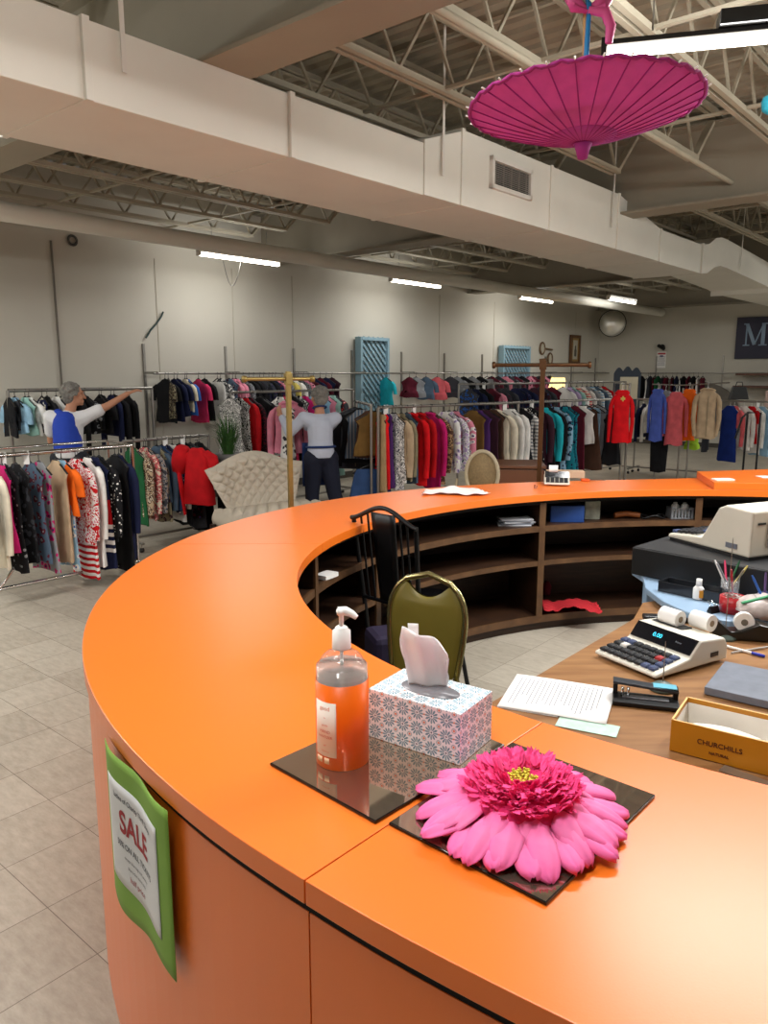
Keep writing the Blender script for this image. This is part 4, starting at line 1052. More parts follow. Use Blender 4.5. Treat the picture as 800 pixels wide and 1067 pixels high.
# red puff-sleeved blouse at the end of the rack
P = aty(205, 459, 7.3)
it = I(215, 530, 'tank', 'red', W=.36, D=.12, nm='blouse'); it['L'] = .60
o = garment(P, radians(-25), it, 77, 'bright red puff-sleeved blouse facing out at the end of the rack', None)
mr = fabric(HX['red'])
for s in (-1, 1):
    rings = []
    for k in range(9):
        f = k / 8.0; r = .03 + .085 * sin(pi * min(1, f * 1.02)) ** .7
        rings.append([Vector((s * (.10 + .17 * f), 0, -.11 - .24 * f * f)) + Vector((0, 1, 0)) * (r * cos(2 * pi * q / 16) * (1 + .08 * sin(q * 4))) + Vector((s * .5, 0, .85)) * (r * sin(2 * pi * q / 16)) for q in range(16)])
    if s < 0: MB().ring_loft(rings).build('puff_sleeve', mr, o)
    else: MB().tube([(.1, 0, -.12), (.17, 0, -.16), (.2, .02, -.34)], [.04, .055, .045], 10).build('sleeve', mr, o)
MB().tube([(-.2, -.04, -.3), (-.16, -.06, -.45), (-.14, -.05, -.72)], [.03, .035, .02], 8, flat=.4).build('sash', mr, o)
# oval-backed chair
c = aty(502, 500, 6.6); t = thing('oval_back_chair', (c.x, c.y, 0), radians(-18), 'cream chair with an oval cane back beyond the counter', 'chair')
Mc = mat('antique_cream', '#b5a88c', .5, var=.08); zc = aty(502, 494, 6.6).z; rx, rz_ = 17 * 6.6 / 806, 24 * 6.6 / 806
el = [(rx * cos(a), 0, zc + rz_ * sin(a)) for a in [2 * pi * i / 36 for i in range(36)]]
MB().tube(el, .018, 8, closed=True).build('back_frame', Mc, t)
b = MB(); b.lathe([(0, -.006), (1, -.006), (1, .006), (0, .006)], seg=36, sx=rx, sy=rz_); b.move(M=Matrix.Rotation(pi / 2, 3, 'X'), loc=(0, 0, zc)); b.build('back_panel', mat('cane_brown', '#8b7654', .8, var=.15, vs=60), t)
MB().box((0, -.24, .44), (.46, .46, .08)).build('seat', M_sofa, t, bevel=.03)
for sx, sy in ((-.19, -.03), (.19, -.03), (-.2, -.43), (.2, -.43)): MB().tube([(sx, sy, .42), (sx, sy, 0.01)], [.024, .014], 10).build('leg', Mc, t)
for sx in (-.1, .1): MB().tube([(sx, 0, .42), (sx * .8, 0, zc - rz_ * .93)], .014, 8).build('back_post', Mc, t)
MB().tube([(-.28, .05, .45), (-.22, .0, zc - .05)], .012, 6).build('side_rail', Mc, t)
# brown wooden chest
p0 = aty(519, 486, 7.3); p1 = aty(565, 490, 7.3)
M_wood2 = mat('chest_wood', '#6e4630', .45, var=.1, vs=3, stretch=(1, 6, 1))
zt = aty(540, 485, 7.3).z
t = thing('wooden_chest', ((p0.x + p1.x) / 2, 7.55, 0), radians(-6), 'brown wooden chest beyond the counter beside the oval-backed chair', 'chest')
MB().box((0, 0, zt / 2 - .02), (.5, .5, zt - .04)).build('body', M_wood2, t, bevel=.006); MB().box((0, 0, zt - .015), (.54, .54, .03)).build('lid', M_wood2, t, bevel=.006)
MB().tube([(-.06, -.255, zt - .2), (-.06, -.28, zt - .2), (.06, -.28, zt - .2), (.06, -.255, zt - .2)], .006, 6).build('handle', M_bronze, t)
# black handbag on the right rack and curved grey rack in front
c = aty(768, 428, 12.2)
t = thing('handbag', (c.x, c.y, zL + .02), 0, 'small black handbag standing on the right-hand rack', 'handbag')
MB().ring_loft([[( a * .15, -.05, 0), (a * .15, .05, 0), (a * .1, .04, .2), (a * .1, -.04, .2)] for a in (-1, 1)], smooth=False).build('bag_body', M_black, t, bevel=.01)
MB().tube([(-.06, 0, .2), (-.04, 0, .27), (.04, 0, .27), (.06, 0, .2)], .008, 6).build('handle', M_black, t)
t = thing('garment_stand', (aty(784, 450, 8.8).x, 8.8, 0), radians(-10), 'black round-shouldered metal garment stand at the right edge', 'display stand')
zt = aty(784, 430, 8.8).z; hw = .07
MB().tube([(-hw * 2.6, 0, zt - .3), (-hw * 1.8, 0, zt - .06), (-hw, 0, zt), (hw, 0, zt), (hw, 0, .02)], .012, 8).build('hoop', M_blackmetal, t)
MB().tube([(-hw, 0, zt), (-hw, 0, .02)], .012, 8).build('upright', M_blackmetal, t); MB().box((0, 0, .01), (.4, .3, .02)).build('base', M_blackmetal, t)

# ------------------------------------------------------------------ hanging parasol
Yp = 2.68; cp_ = aty(608, 111, Yp); Rp = 121 * (Yp * cos(TH) - (cp_.z - HC) * sin(TH)) / F * .985
t = thing('paper_parasol', cp_, 0, 'large open magenta paper parasol hanging upside down', 'parasol')
t.rotation_euler = (radians(-2), radians(-.8), 0)
M_par = mat('magenta_paper', '#d25fa8', .75, var=.1, vs=25, bump=.15, bs=90)
def make_translucent(m, col, f):
    nt = m.node_tree; out = nt.nodes['Material Output']; b = nt.nodes['Principled BSDF']
    tr = nn(nt, 'ShaderNodeBsdfTranslucent'); tr.inputs[0].default_value = lin(col); mx = nn(nt, 'ShaderNodeMixShader'); mx.inputs[0].default_value = f
    nt.links.new(b.outputs[0], mx.inputs[1]); nt.links.new(tr.outputs[0], mx.inputs[2]); nt.links.new(mx.outputs[0], out.inputs[0])
make_translucent(M_par, '#e076bc', .38)
M_par_d = mat('magenta_band', '#a02a80', .75, var=.06)
nr = 30; dep = .115; b = MB(); rings = []
for k in range(13):
    f = k / 12.0; rings.append([Vector((Rp * f * cos(a), Rp * f * sin(a), -dep * (1 - f ** 1.25) + (-.0 if q % 4 == 0 else .007 * f * f * (1 if q % 4 == 2 else .7)))) if f > 0 else Vector((.001 * cos(a), .001 * sin(a), -dep)) for q, a in enumerate([2 * pi * i / (nr * 4) for i in range(nr * 4)])])
b.ring_loft(rings, caps=False); b.build('canopy', M_par, t, solid=.0015)
b = MB(); rings = []
for k in (0, 1): 
    rings.append([Vector(((Rp * (.975 + .03 * k)) * cos(a), (Rp * (.975 + .03 * k)) * sin(a), -dep * (1 - (.975 + .03 * k) ** 1.25) - .002 + .008 * (q % 4 == 2))) for q, a in enumerate([2 * pi * i / (nr * 4) for i in range(nr * 4)])])
b.ring_loft(rings, caps=False); b.build('rim_band', M_par_d, t, solid=.003)
for i in range(nr):
    a = 2 * pi * i / nr
    pth = [(Rp * f * cos(a), Rp * f * sin(a), -dep * (1 - f ** 1.25) - .002) for f in (.03, .25, .5, .75, 1.0)]
    rb = MB().tube(pth, .0022, 5).build('rib', M_par_d, t)
    MB().tube([(Rp * f * cos(a), Rp * f * sin(a), -dep * (1 - f ** 1.25)) for f in (1.0, 1.03)], .003, 5).build('rib_tip', M_white, rb)
b = MB(); rings = []
for k in range(3):
    f = .26 + .004 * k
    rings.append([Vector((Rp * f * cos(a), Rp * f * sin(a), -dep * (1 - f ** 1.25) - .002)) for a in [2 * pi * i / 60 for i in range(60)]])
b.ring_loft([[Vector((Rp * f * cos(a), Rp * f * sin(a), -dep * (1 - f ** 1.25) - .0015)) for a in [2 * pi * i / 60 for i in range(60)]] for f in (.03, .1, .18, .29)], caps=False)
b.build('inner_band', mat('magenta_inner', '#b8409a', .75), t, solid=.0008)
MB().lathe([(0, -dep - .05), (.016, -dep - .045), (.022, -dep - .02), (.03, -dep), (.012, -dep + .01)], seg=16).build('tip_cap', M_par_d, t)
MB().tube([(0, 0, -dep), (0, 0, .28)], .008, 8).build('handle', mat('bamboo', '#b48a50', .5), t)
b = MB()
for i in range(nr): 
    a = 2 * pi * i / nr; b.tube([(Rp * .5 * cos(a), Rp * .5 * sin(a), -dep * (1 - .5 ** 1.25) + .004), (.015 * cos(a), .015 * sin(a), .02)], .002, 4)
b.build('stretchers', mat('bamboo', '#b48a50', .5), t)
rb = thing('ribbon', (cp_.x, cp_.y, cp_.z), 0, 'blue ribbon with pink bow tied above the magenta parasol', 'ribbon')
zt = aty(607, 12, Yp).z - cp_.z
M_rb = mat('blue_ribbon', '#1f7fb8', .5); M_pk = mat('pink_ribbon', '#d9568f', .5)
MB().tube([(0, 0, .10), (.004, 0, .3), (-.004, 0, .3 + .02), (0, 0, zt)], [.018, .014, .012, .013], 8, flat=.5).build('blue_band', M_rb, rb)
b = MB()
for s in (-1, 1):
    b.tube([(0, 0, zt), (s * .04, -.01, zt + .025), (s * .065, -.01, zt + .03), (s * .05, -.012, zt + .005), (0, 0, zt)], [.006, .012, .012, .012, .006], 6, flat=1.6)
b.tube([(0, -.01, zt), (.05, -.02, zt - .01), (.07, -.02, zt - .05), (.066, -.02, zt - .1)], [.008, .012, .011, .008], 6, flat=1.5)
b.build('pink_bow', M_pk, rb)
MB().tube([(0, 0, zt), (0, 0, 3.40 - cp_.z)], .004, 5).build('cord', M_pk, rb)
c = aty(805, 108, 4.2)
t = thing('hanging_lantern', c, .3, 'teal hanging lantern cut by the right edge near the ceiling', 'lantern')
MB().lathe([(.02, -.05), (.05, -.03), (.055, .0), (.05, .03), (.02, .045)], seg=12).build('lantern_body', mat('teal_paper', '#2a9cb5', .6), t); MB().tube([(0, 0, .04), (0, 0, 3.4 - c.z)], .002, 4).build('cord', M_black, t)

# ------------------------------------------------------------------ people
M_skin = mat('skin', '#b58266', .6, var=.04); M_hair = mat('grey_hair', '#77746e', .9, var=.3, vs=60, bump=.6, bs=80)
def caps(mb, a, b, r0, r1, seg=12):
    a, b = Vector(a), Vector(b); d = (b - a).normalized()
    P = []; Rr = []
    for k in range(5): t_ = pi / 2 * (1 - k / 4.0); P.append(a - d * r0 * sin(t_)); Rr.append(max(.001, r0 * cos(t_)))
    for k in range(5): t_ = pi / 2 * (k / 4.0); P.append(b + d * r1 * sin(t_)); Rr.append(max(.001, r1 * cos(t_)))
    return mb.tube(P, Rr, seg)
def ball(mb, c, r, seg=16, M=None):
    rx_, ry_, rz_ = r if isinstance(r, (tuple, list)) else (r, r, r)
    b = MB(); n = 10
    rings = [[Vector((rx_ * sin(pi * k / n) * cos(2 * pi * q / seg), ry_ * sin(pi * k / n) * sin(2 * pi * q / seg), rz_ * cos(pi * k / n))) for q in range(seg)] for k in range(1, n)]
    b.ring_loft(rings); b.move(loc=c, M=M); return mb.add(b.v, b.f, 0, True)
def remesh(o, vox, sm=6):
    m = o.modifiers.new('remesh', 'REMESH'); m.mode = 'VOXEL'; m.voxel_size = vox; m.use_smooth_shade = True
    if sm: s = o.modifiers.new('smooth', 'SMOOTH'); s.iterations = sm; s.factor = .5
    return o
def hand(mb, w, d, n, curl=.5, s=1.0):
    """w wrist point, d pointing direction, n palm normal"""
    w, d, n = Vector(w), Vector(d).normalized(), Vector(n).normalized(); sd = d.cross(n).normalized(); n = sd.cross(d)
    for k in (-1.2, -.4, .4, 1.2): caps(mb, w + sd * k * .008, w + d * .075 * s + sd * k * .017, .013, .011, 8)
    for k, L_ in ((-1.5, .055), (-.5, .068), (.5, .072), (1.5, .062)):
        p = w + d * .08 * s + sd * k * .019
        p1 = p + (d * cos(curl * .5) + n * sin(curl * .5)) * L_ * .5; p2 = p1 + (d * cos(curl * 1.5) + n * sin(curl * 1.5)) * L_ * .45
        caps(mb, p, p1, .0095, .009, 8); caps(mb, p1, p2, .009, .0075, 8)
    p = w + d * .02 + sd * .022; p1 = p + (d * .6 + sd * .7 + n * .3).normalized() * .042; p2 = p1 + (d * .9 + sd * .2 + n * .4).normalized() * .034
    caps(mb, p, p1, .013, .011, 8); caps(mb, p1, p2, .0105, .008, 8)
def head(mb, c, yaw, pitch=0):
    M = Matrix.Rotation(yaw, 3, 'Z') @ Matrix.Rotation(pitch, 3, 'X'); c = Vector(c)
    def q(x, y, z): return c + M @ Vector((x, y, z))
    ball(mb, q(0, -.01, .02), (.074, .092, .092), M=M); ball(mb, q(0, .03, -.045), (.056, .058, .062), M=M); ball(mb, q(0, .068, -.088), (.022, .02, .018), M=M)
    caps(mb, q(0, .088, .012), q(0, .108, -.03), .009, .014, 8); ball(mb, q(0, .084, -.058), (.024, .012, .006), M=M); ball(mb, q(0, .082, -.07), (.021, .012, .006), M=M)
    for s in (-1, 1):
        ball(mb, q(s * .03, .085, .03), (.024, .012, .008), M=M); ball(mb, q(s * .042, .06, -.02), (.022, .022, .02), M=M)
        ball(mb, q(s * .076, -.005, -.005), (.01, .018, .03), M=M)
    return q
def person(name, loc, rz, label, J, shirt_m, trouser_m, yaw, head_p, sleeve='long', sc_=1.0):
    t = thing('person', loc, rz, label, 'person'); t.scale = (sc_,) * 3
    b = MB()
    hp, ch, nb = Vector(J['hip']), Vector(J['chest']), Vector(J['neck'])
    caps(b, hp, (hp + ch) / 2, .12, .105, 16); caps(b, (hp + ch) / 2, ch, .105, .115, 16)
    for s in ('l', 'r'):
        caps(b, ch, J['sh' + s], .09, .052); caps(b, J['sh' + s], J['el' + s], .048, .038); caps(b, J['el' + s], J['wr' + s], .037, .025)
        caps(b, hp, J['hp' + s], .11, .095); caps(b, J['hp' + s], J['kn' + s], .088, .058); caps(b, J['kn' + s], J['an' + s], .056, .036)
        hand(b, J['wr' + s], J['hd' + s], J['hn' + s])
    caps(b, ch + Vector((0, 0, .05)), nb, .075, .05); caps(b, nb, Vector(head_p) + Vector((0, -.01, -.04)), .05, .05)
    q = head(b, head_p, yaw)
    remesh(b.build('body', M_skin, t), .006, 3)
    # shirt
    b = MB(); caps(b, hp + Vector((0, 0, .03)), (hp + ch) / 2, .145, .128, 18); caps(b, (hp + ch) / 2, ch, .13, .138, 18); caps(b, ch, ch + Vector((0, 0, .06)), .125, .09, 18)
    for s in ('l', 'r'):
        caps(b, ch + Vector((0, 0, .01)), J['sh' + s], .11, .07)
        e = Vector(J['el' + s]); a = Vector(J['sh' + s])
        if sleeve == 'long':
            caps(b, a, e, .067, .055); w_ = e.lerp(Vector(J['wr' + s]), .85); caps(b, e, w_, .054, .04)
        else: caps(b, a, a.lerp(e, .6), .067, .062)
    remesh(b.build('shirt', shirt_m, t), .009, 5)
    b = MB(); caps(b, hp, hp + Vector((0, 0, .02)), .138, .132, 18)
    for s in ('l', 'r'):
        caps(b, hp, J['hp' + s], .125, .112); caps(b, J['hp' + s], J['kn' + s], .108, .078); caps(b, J['kn' + s], Vector(J['an' + s]) + Vector((0, 0, .03)), .078, .062)
    remesh(b.build('trousers', trouser_m, t), .009, 4)
    for s in ('l', 'r'):
        a = Vector(J['an' + s]); f = J.get('ft' + s, (0, 1, 0)); f = Vector(f)
        b = MB(); caps(b, (a.x - f.x * .04, a.y - f.y * .04, .045), (a.x + f.x * .16, a.y + f.y * .16, .035), .045, .036); remesh(b.build('shoe', M_black, t), .008, 3)
    # hair
    b = MB(); M = Matrix.Rotation(yaw, 3, 'Z'); c = Vector(head_p); rnd = random.Random(5)
    ball(b, c + M @ Vector((0, -.022, .035)), (.084, .092, .082), M=M); ball(b, c + M @ Vector((0, -.05, -.02)), (.074, .06, .07), M=M)
    for i in range(90):
        a = rnd.uniform(0, 2 * pi); e = rnd.uniform(-.5, 1.5)
        v = Vector((cos(a) * cos(e), sin(a) * cos(e), sin(e)))
        if v.y > .45 and v.z < .55: continue
        ball(b, c + M @ (Vector((0, -.025, .025)) + Vector((v.x * .083, v.y * .09, v.z * .085))), rnd.uniform(.014, .024), 8)
    remesh(b.build('hair', M_hair, t), .006, 2)
    return t, q
# woman in pale shirt, seen from behind, reaching for the pink jacket
W2 = aty(334, 450, 7.75); sc2 = .955
J2 = dict(hip=(0, 0, .9), chest=(.0, .02, 1.2), neck=(0, .03, 1.37), shl=(-.17, .03, 1.29), shr=(.17, .02, 1.28), ell=(-.30, .15, 1.13), wrl=(-.34, .36, 1.30), elr=(.12, .24, 1.12), wrr=(-.08, .40, 1.17),
          hdl=(-.15, .6, .75), hnl=(.6, .5, 0), hdr=(-.4, .8, .2), hnr=(0, 0, 1), hpl=(-.08, 0, .86), hpr=(.08, 0, .86), knl=(-.09, .05, .48), knr=(.13, -.05, .47), anl=(-.1, .02, .08), anr=(.24, -.14, .09))
t2, q2 = person('person', (W2.x, 7.75, 0), radians(20), 'grey-haired person seen from behind in a pale shirt and dark apron, reaching for pink clothing', J2, mat('pale_shirt', '#b9bfce', .85, var=.03, bump=.2, bs=30), mat('navy_trousers', '#14182a', .9), radians(8), (0, .045, 1.50), 'long', sc2)
b = MB(); b.grid(lambda a, e: Vector((-.17 + .30 * a, .155 - .02 * (2 * a - 1) ** 2, .55 + .47 * e)), 8, 8)
b.build('apron', mat('apron_navy', '#1f3566', .9), t2, solid=.006)
b = MB(); b.tube([(.152 * cos(a), .152 * sin(a), .985 - .01 * sin(a)) for a in [2 * pi * i / 24 for i in range(24)]], .012, 6, closed=True); b.build('apron_tie', mat('apron_navy', '#1f3566', .9), t2)
b = MB(); b.tube([(.07 * cos(a), .03 + .06 * sin(a), 1.395 - .02 * sin(a)) for a in [2 * pi * i / 20 for i in range(20)]], .010, 6, closed=True); b.build('neck_strap', mat('apron_navy', '#1f3566', .9), t2)
# woman at the left in blue vest, arm stretched to the right
W1 = aty(70, 440, 7.45)
J1 = dict(hip=(0, 0, .9), chest=(.0, .03, 1.19), neck=(.02, .06, 1.35), shl=(-.16, .0, 1.27), shr=(.16, .08, 1.27), ell=(-.22, .12, 1.02), wrl=(-.1, .3, 1.05), elr=(.36, .12, 1.37), wrr=(.54, .20, 1.49),
          hdl=(.2, .9, .2), hnl=(0, 0, -1), hdr=(.8, .4, .35), hnr=(0, .2, -1), hpl=(-.08, 0, .86), hpr=(.08, 0, .86), knl=(-.1, .05, .48), knr=(.1, .05, .48), anl=(-.1, .0, .08), anr=(.12, .02, .08))
t1, q1 = person('person', (W1.x, 7.45, 0), radians(0), 'grey-haired person in white t-shirt and bright blue apron, right arm stretched to the clothes', J1, mat('white_tee', '#d6d6d8', .85, var=.02), mat('dark_slacks', '#22242c', .9), radians(-55), (.05, .075, 1.48), 'short', .99)
b = MB()
caps(b, (-.0, -.015, .98), (-.01, .0, 1.2), .138, .128, 18); caps(b, (-.06, -.005, 1.16), (-.085, .01, 1.3), .085, .05, 14)
remesh(b.build('blue_vest', mat('vest_blue', '#1f3fa8', .85), t1), .01, 5)
hd = bpy.data.objects.new('tmp', None)
P = aty(205, 459, 7.3)
tag(MB().tube([(bB.x, bB.y, zB - .0), (P.x, P.y + .02, P.z + .0), (P.x, P.y - .03, P.z + .02)], .007, 6).build('faceout_arm', M_rack), 'thin metal arm at the rack end carrying the red puff-sleeved blouse', 'hook')
# ------------------------------------------------------------------ things on the counter
bpy.data.objects.remove(hd)
M_glass = mat('bronze_mirror_glass', '#b9a894', .035, .9, var=0)
M_gedge = mat('dark_glass_edge', '#0a0c0b', .15, var=0)
def P2(v): return Vector((v[0], v[1]))
tB2, tR2, tL2 = (atz(*p, HT + .006) for p in ((569, 941), (685, 829), (405, 857)))
tL1, tB1 = atz(281, 795, HT + .006), atz(391, 856, HT + .006)
d2 = (tR2 - tB2); ex = (tB2 - tL2)
def glass_tile(A, B, depth, label):
    e = (B - A); L_ = e.length; rz = atan2(e.y, e.x); t = thing('mirror_tile', (A.x, A.y, HT + .0005), rz, label, 'mirror tile')
    MB().box((L_ / 2, depth / 2, .003), (L_, depth, .0052)).build('glass_body', M_gedge, t, bevel=.001)
    MB().box((L_ / 2, depth / 2, .0060), (L_ - .004, depth - .004, .0007)).build('mirror_face', M_glass, t)
    return t
glass_tile(tL1, tB1, d2.length * .985, 'dark bronze mirror tile under the sanitizer bottle')
glass_tile(tL2, tB2, d2.length, 'dark bronze mirror tile under the pink flower')
ZT = HT + .0072
# sanitizer bottle
bc = atz(357, 803, ZT); Yb = bc.y + .048; bc = Vector((aty(357, 790, Yb).x, Yb, ZT))
dpt = Yb * cos(TH) + (HC - ZT - .1) * sin(TH); rB = 27.3 * dpt / F
zz = lambda y: aty(357, y, Yb).z - ZT
zsh, znk, zcp = zz(703), zz(675), zz(657)
H_ = zz(635)
t = thing('sanitizer_bottle', bc, radians(0), 'clear pump bottle with bright orange label on the dark mirror tile', 'bottle')
M_clear = see_through('clear_plastic', '#fbfbfb', .96); M_gel = see_through('clear_gel', '#f2f0ec', .62, .1, '#f4f0ea')
body = [(rB * .86, .001), (rB * .96, .006), (rB, .014), (rB, zsh - .005)]
for k in range(1, 9):
    a = pi / 2 * k / 8; body.append((rB * .30 + rB * .70 * cos(a) ** .9, zsh - .005 + (znk - zsh - .0) * sin(a)))
body.append((rB * .30, znk + .006))
MB().lathe([(0, .001)] + body + [(max(0, r - .0014), z + (.0014 if z < .01 else 0)) for r, z in body[::-1]] + [(0, .0028)], seg=40).build('bottle_body', M_clear, t)
zf = zz(692)
MB().lathe([(0, .004), (rB * .9, .006), (rB * .965, .016), (rB * .965, zf), (0, zf)], seg=40).build('gel', M_gel, t)
zl0, zl1 = zz(790), zz(705)
M_lab = mat('label_orange', '#f26a10', .35, var=0, spec=.4)
b = MB(); b.ring_loft([[Vector(((rB + .0006) * cos(a), (rB + .0006) * sin(a), z)) for a in [2 * pi * i / 48 for i in range(48)]] for z in (zl0, zl1)], caps=False); lab = b.build('label', M_lab, t, solid=.0004)
def on_cyl(r, a0):      # text plane -> bottle surface; a0 = facing angle
    return lambda v: Vector((r * cos(a0 + v.x / r), r * sin(a0 + v.x / r), v.y + v.z * 0))
def cyl_patch(r, a0, a1, z0, z1): 
    b = MB(); b.grid(lambda a, e: Vector((r * cos(a0 + (a1 - a0) * a), r * sin(a0 + (a1 - a0) * a), z0 + (z1 - z0) * e)), 12, 1); return b
aF = -pi / 2
a_of = lambda px: aF + math.asin(max(-.98, min(.98, (px - 357) / 27.3)))
zp0, zp1 = zz(779.5), zz(723 + 14)
zp0, zp1 = zz(775), zz(716)
pw = cyl_patch(rB + .0012, a_of(332), a_of(352.5), zp0 - .004, zp1 - .012).build('label_panel', mat('label_cream', '#eadfd2', .5, var=0), lab, solid=.0003)
rT = rB + .0018; am = (a_of(333) + a_of(351.5)) / 2
tm = mat('label_text_orange', '#e0703a', .5, var=0); tm2 = mat('label_text_red', '#c0502c', .5, var=0)
zmid = (zp0 + zp1 - .016) / 2; hp_ = zp1 - zp0
for s, sz, dz, m_ in (('good', .012, .36, tm), ('to', .005, .2, tm), ('gentle', .006, .07, tm), ('HAND', .0085, -.04, tm2), ('SANITIZER', .0072, -.13, tm2), ('gel', .005, -.27, tm), ('33.8 fl oz', .005, -.38, tm)):
    text_obj(s, sz, m_, 'lettering', pw, (0, 0, 0), (0, 0, 0), .0, warp=(lambda dz: (lambda v: Vector((rT * cos(am + v.x / rT), rT * sin(am + v.x / rT), zmid + dz * hp_ + v.y))))(dz))
for k, px in enumerate((336, 343)):
    cyl_patch(rT, a_of(px - 3), a_of(px + 2), zl0 + .012, zl0 + .024).build('label_icon', mat('icon_cream', '#f2c9a0', .5, var=0), lab, solid=.0002)
# cap and pump
rc = 9.6 * dpt / F
MB().lathe([(0, znk), (rc, znk), (rc * 1.02, znk + .003), (rc * .98, zcp), (rc * .7, zcp + .003), (rc * .7, zcp + .006), (rc * .5, zcp + .009), (0, zcp + .01)], seg=30).build('cap', M_white, t, )
MB().lathe([(0, zcp), (.0045, zcp), (.0045, H_ - .012), (.008, H_ - .01), (.010, H_ - .004), (.009, H_), (0, H_ + .001)], seg=20).build('pump_stem', M_white, t)
MB().tube([(-.006, 0, H_ - .004), (.008, 0, H_ - .003), (.02, -.004, H_ - .007), (.030, -.007, H_ - .014)], [.009, .009, .007, .005], 12).build('pump_nozzle', M_white, t)
MB().tube([(0, 0, znk), (0, 0, .01)], .0035, 8).build('dip_tube', mat('tube_plastic', '#e8e8e8', .4, trans=.3), t)

# tissue box
q0, q1, q2 = atz(384, 767, ZT), atz(479, 798, ZT), atz(518, 772, ZT)
ex_ = (q1 - q0); Lb = ex_.length; rz = atan2(ex_.y, ex_.x); ey = Vector((-sin(rz), cos(rz), 0)); Wb = abs((q2 - q1).dot(ey)) ; Wb = min(Wb, .135)
Hb = aty(479, 744.5, q1.y).z - ZT
t = thing('tissue_box', (q0.x, q0.y, ZT), rz, 'white tissue box with blue-grey leaf medallions and coral dots', 'tissue box')
def tissue_mat():
    m = bpy.data.materials.new('tissue_box_print'); m.use_nodes = True; nt = m.node_tree; L = nt.links; b = nt.nodes['Principled BSDF']; b.inputs['Roughness'].default_value = .5
    tc = nn(nt, 'ShaderNodeTexCoord'); uv = tc.outputs['UV']
    def M(op, a, b_=None, c_=None):
        n = nn(nt, 'ShaderNodeMath', operation=op)
        for k, v in enumerate((a, b_, c_)):
            if v is None: continue
            if isinstance(v, (int, float)): n.inputs[k].default_value = v
            else: L.new(v, n.inputs[k])
        return n.outputs[0]
    sp = nn(nt, 'ShaderNodeSeparateXYZ'); L.new(uv, sp.inputs[0])
    T_ = 0.034
    def cell(ox, oy):
        x = M('SUBTRACT', M('FRACT', M('ADD', M('DIVIDE', sp.outputs[0], T_), 50 + ox)), .5)
        y = M('SUBTRACT', M('FRACT', M('ADD', M('DIVIDE', sp.outputs[1], T_), 50 + oy)), .5)
        r = M('SQRT', M('ADD', M('MULTIPLY', x, x), M('MULTIPLY', y, y))); a = M('ARCTAN2', y, x)
        return x, y, r, a
    x, y, r, a = cell(0, 0)
    pet = M('ABSOLUTE', M('COSINE', M('MULTIPLY', a, 6.0)))
    leaf = M('MULTIPLY', M('GREATER_THAN', pet, .45), M('MULTIPLY', M('GREATER_THAN', r, .13), M('LESS_THAN', r, M('ADD', M('MULTIPLY', pet, .22), .24))))
    stem = M('MULTIPLY', M('GREATER_THAN', M('ABSOLUTE', M('COSINE', M('MULTIPLY', a, 2.0))), .985), M('MULTIPLY', M('GREATER_THAN', r, .08), M('LESS_THAN', r, .4)))
    x2, y2, r2, a2 = cell(.5, .5)
    dot = M('LESS_THAN', r2, .075); ring = M('MULTIPLY', M('GREATER_THAN', r2, .11), M('LESS_THAN', r2, .16))
    dark = M('LESS_THAN', r, .055)
    x3, y3, r3, a3 = cell(.5, 0); cor = M('LESS_THAN', r3, .055)
    col = lin('#f3f3f6')
    prev = None
    for msk, c in ((leaf, '#6f97a8'), (stem, '#8fb0bb'), (ring, '#9db3bd'), (dot, '#dd8a66'), (dark, '#3d4660'), (cor, '#e0906c')):
        mx = nn(nt, 'ShaderNodeMix', data_type='RGBA'); L.new(msk, mx.inputs[0])
        if prev is None: mx.inputs[6].default_value = col
        else: L.new(prev, mx.inputs[6])
        mx.inputs[7].default_value = lin(c); prev = mx.outputs[2]
    L.new(prev, b.inputs['Base Color']); return m
def uv_box(o):
    me = o.data; uvl = me.uv_layers.new(name='uv')
    for p in me.polygons:
        n = p.normal; ax = max(range(3), key=lambda k: abs(n[k]))
        for li in p.loop_indices:
            v = me.vertices[me.loops[li].vertex_index].co
            uvl.data[li].uv = (v.y, v.z) if ax == 0 else ((v.x, v.z) if ax == 1 else (v.x, v.y))
b = MB().box((Lb / 2, Wb / 2, Hb / 2), (Lb, Wb, Hb))
bx_ = b.build('carton', tissue_mat(), t); uv_box(bx_); md = bx_.modifiers.new('bevel', 'BEVEL'); md.width = .0015; md.segments = 2
b = MB(); b.lathe([(0, 0), (1, 0), (1, .0006), (0, .0008)], seg=40, sx=Lb * .31, sy=Wb * .25); b.move(loc=(Lb * .5, Wb * .5, Hb + .0004))
b.build('opening_film', mat('film_grey', '#87858a', .25, var=.1, vs=80), t)
rnd = random.Random(3)
tz = aty(447, 655, (q0.y + q2.y) / 2).z - ZT - Hb
def tis(a, e):     # a around, e up
    w_ = (.034 + .012 * e) * (1 if e < .85 else 1 - (e - .85) * .8)
    s = a * 2 - 1
    hgt = tz * e * (1 - .32 * a * a) * (1 if e < .9 else 1)
    x = s * w_ * 1.15 + .010 * sin(3 * e + 1) * 0 + .010 * e * (-.5)
    y = .010 * sin(a * 9 + e * 1.5) * (.5 + e) + .012 * cos(e * 3.2) - .008 * e
    return Vector((x, y, hgt))
b = MB(); b.grid(tis, 36, 22); b.grid(lambda a, e: tis(a, e) + Vector((.004 * sin(e * 7), .016 * sin(pi * a) * (1 - .6 * e) + .004, -.004)), 36, 22)
ts = b.build('tissue', mat('tissue_paper', '#fbf8f8', .9, var=.0, trans=0, bump=.25, bs=45), t, solid=.0006, loc=(Lb * .46, Wb * .5, Hb + .001), rot=(0, 0, -rz - radians(8)))
b = MB(); b.grid(lambda a, e: Vector((-.040 + .022 * a, -.004 + .004 * sin(e * 3), tz * (.78 + .27 * e))), 4, 4); b.build('tissue_corner', mat('tissue_paper', '#f3edee', .9), ts, solid=.0006)

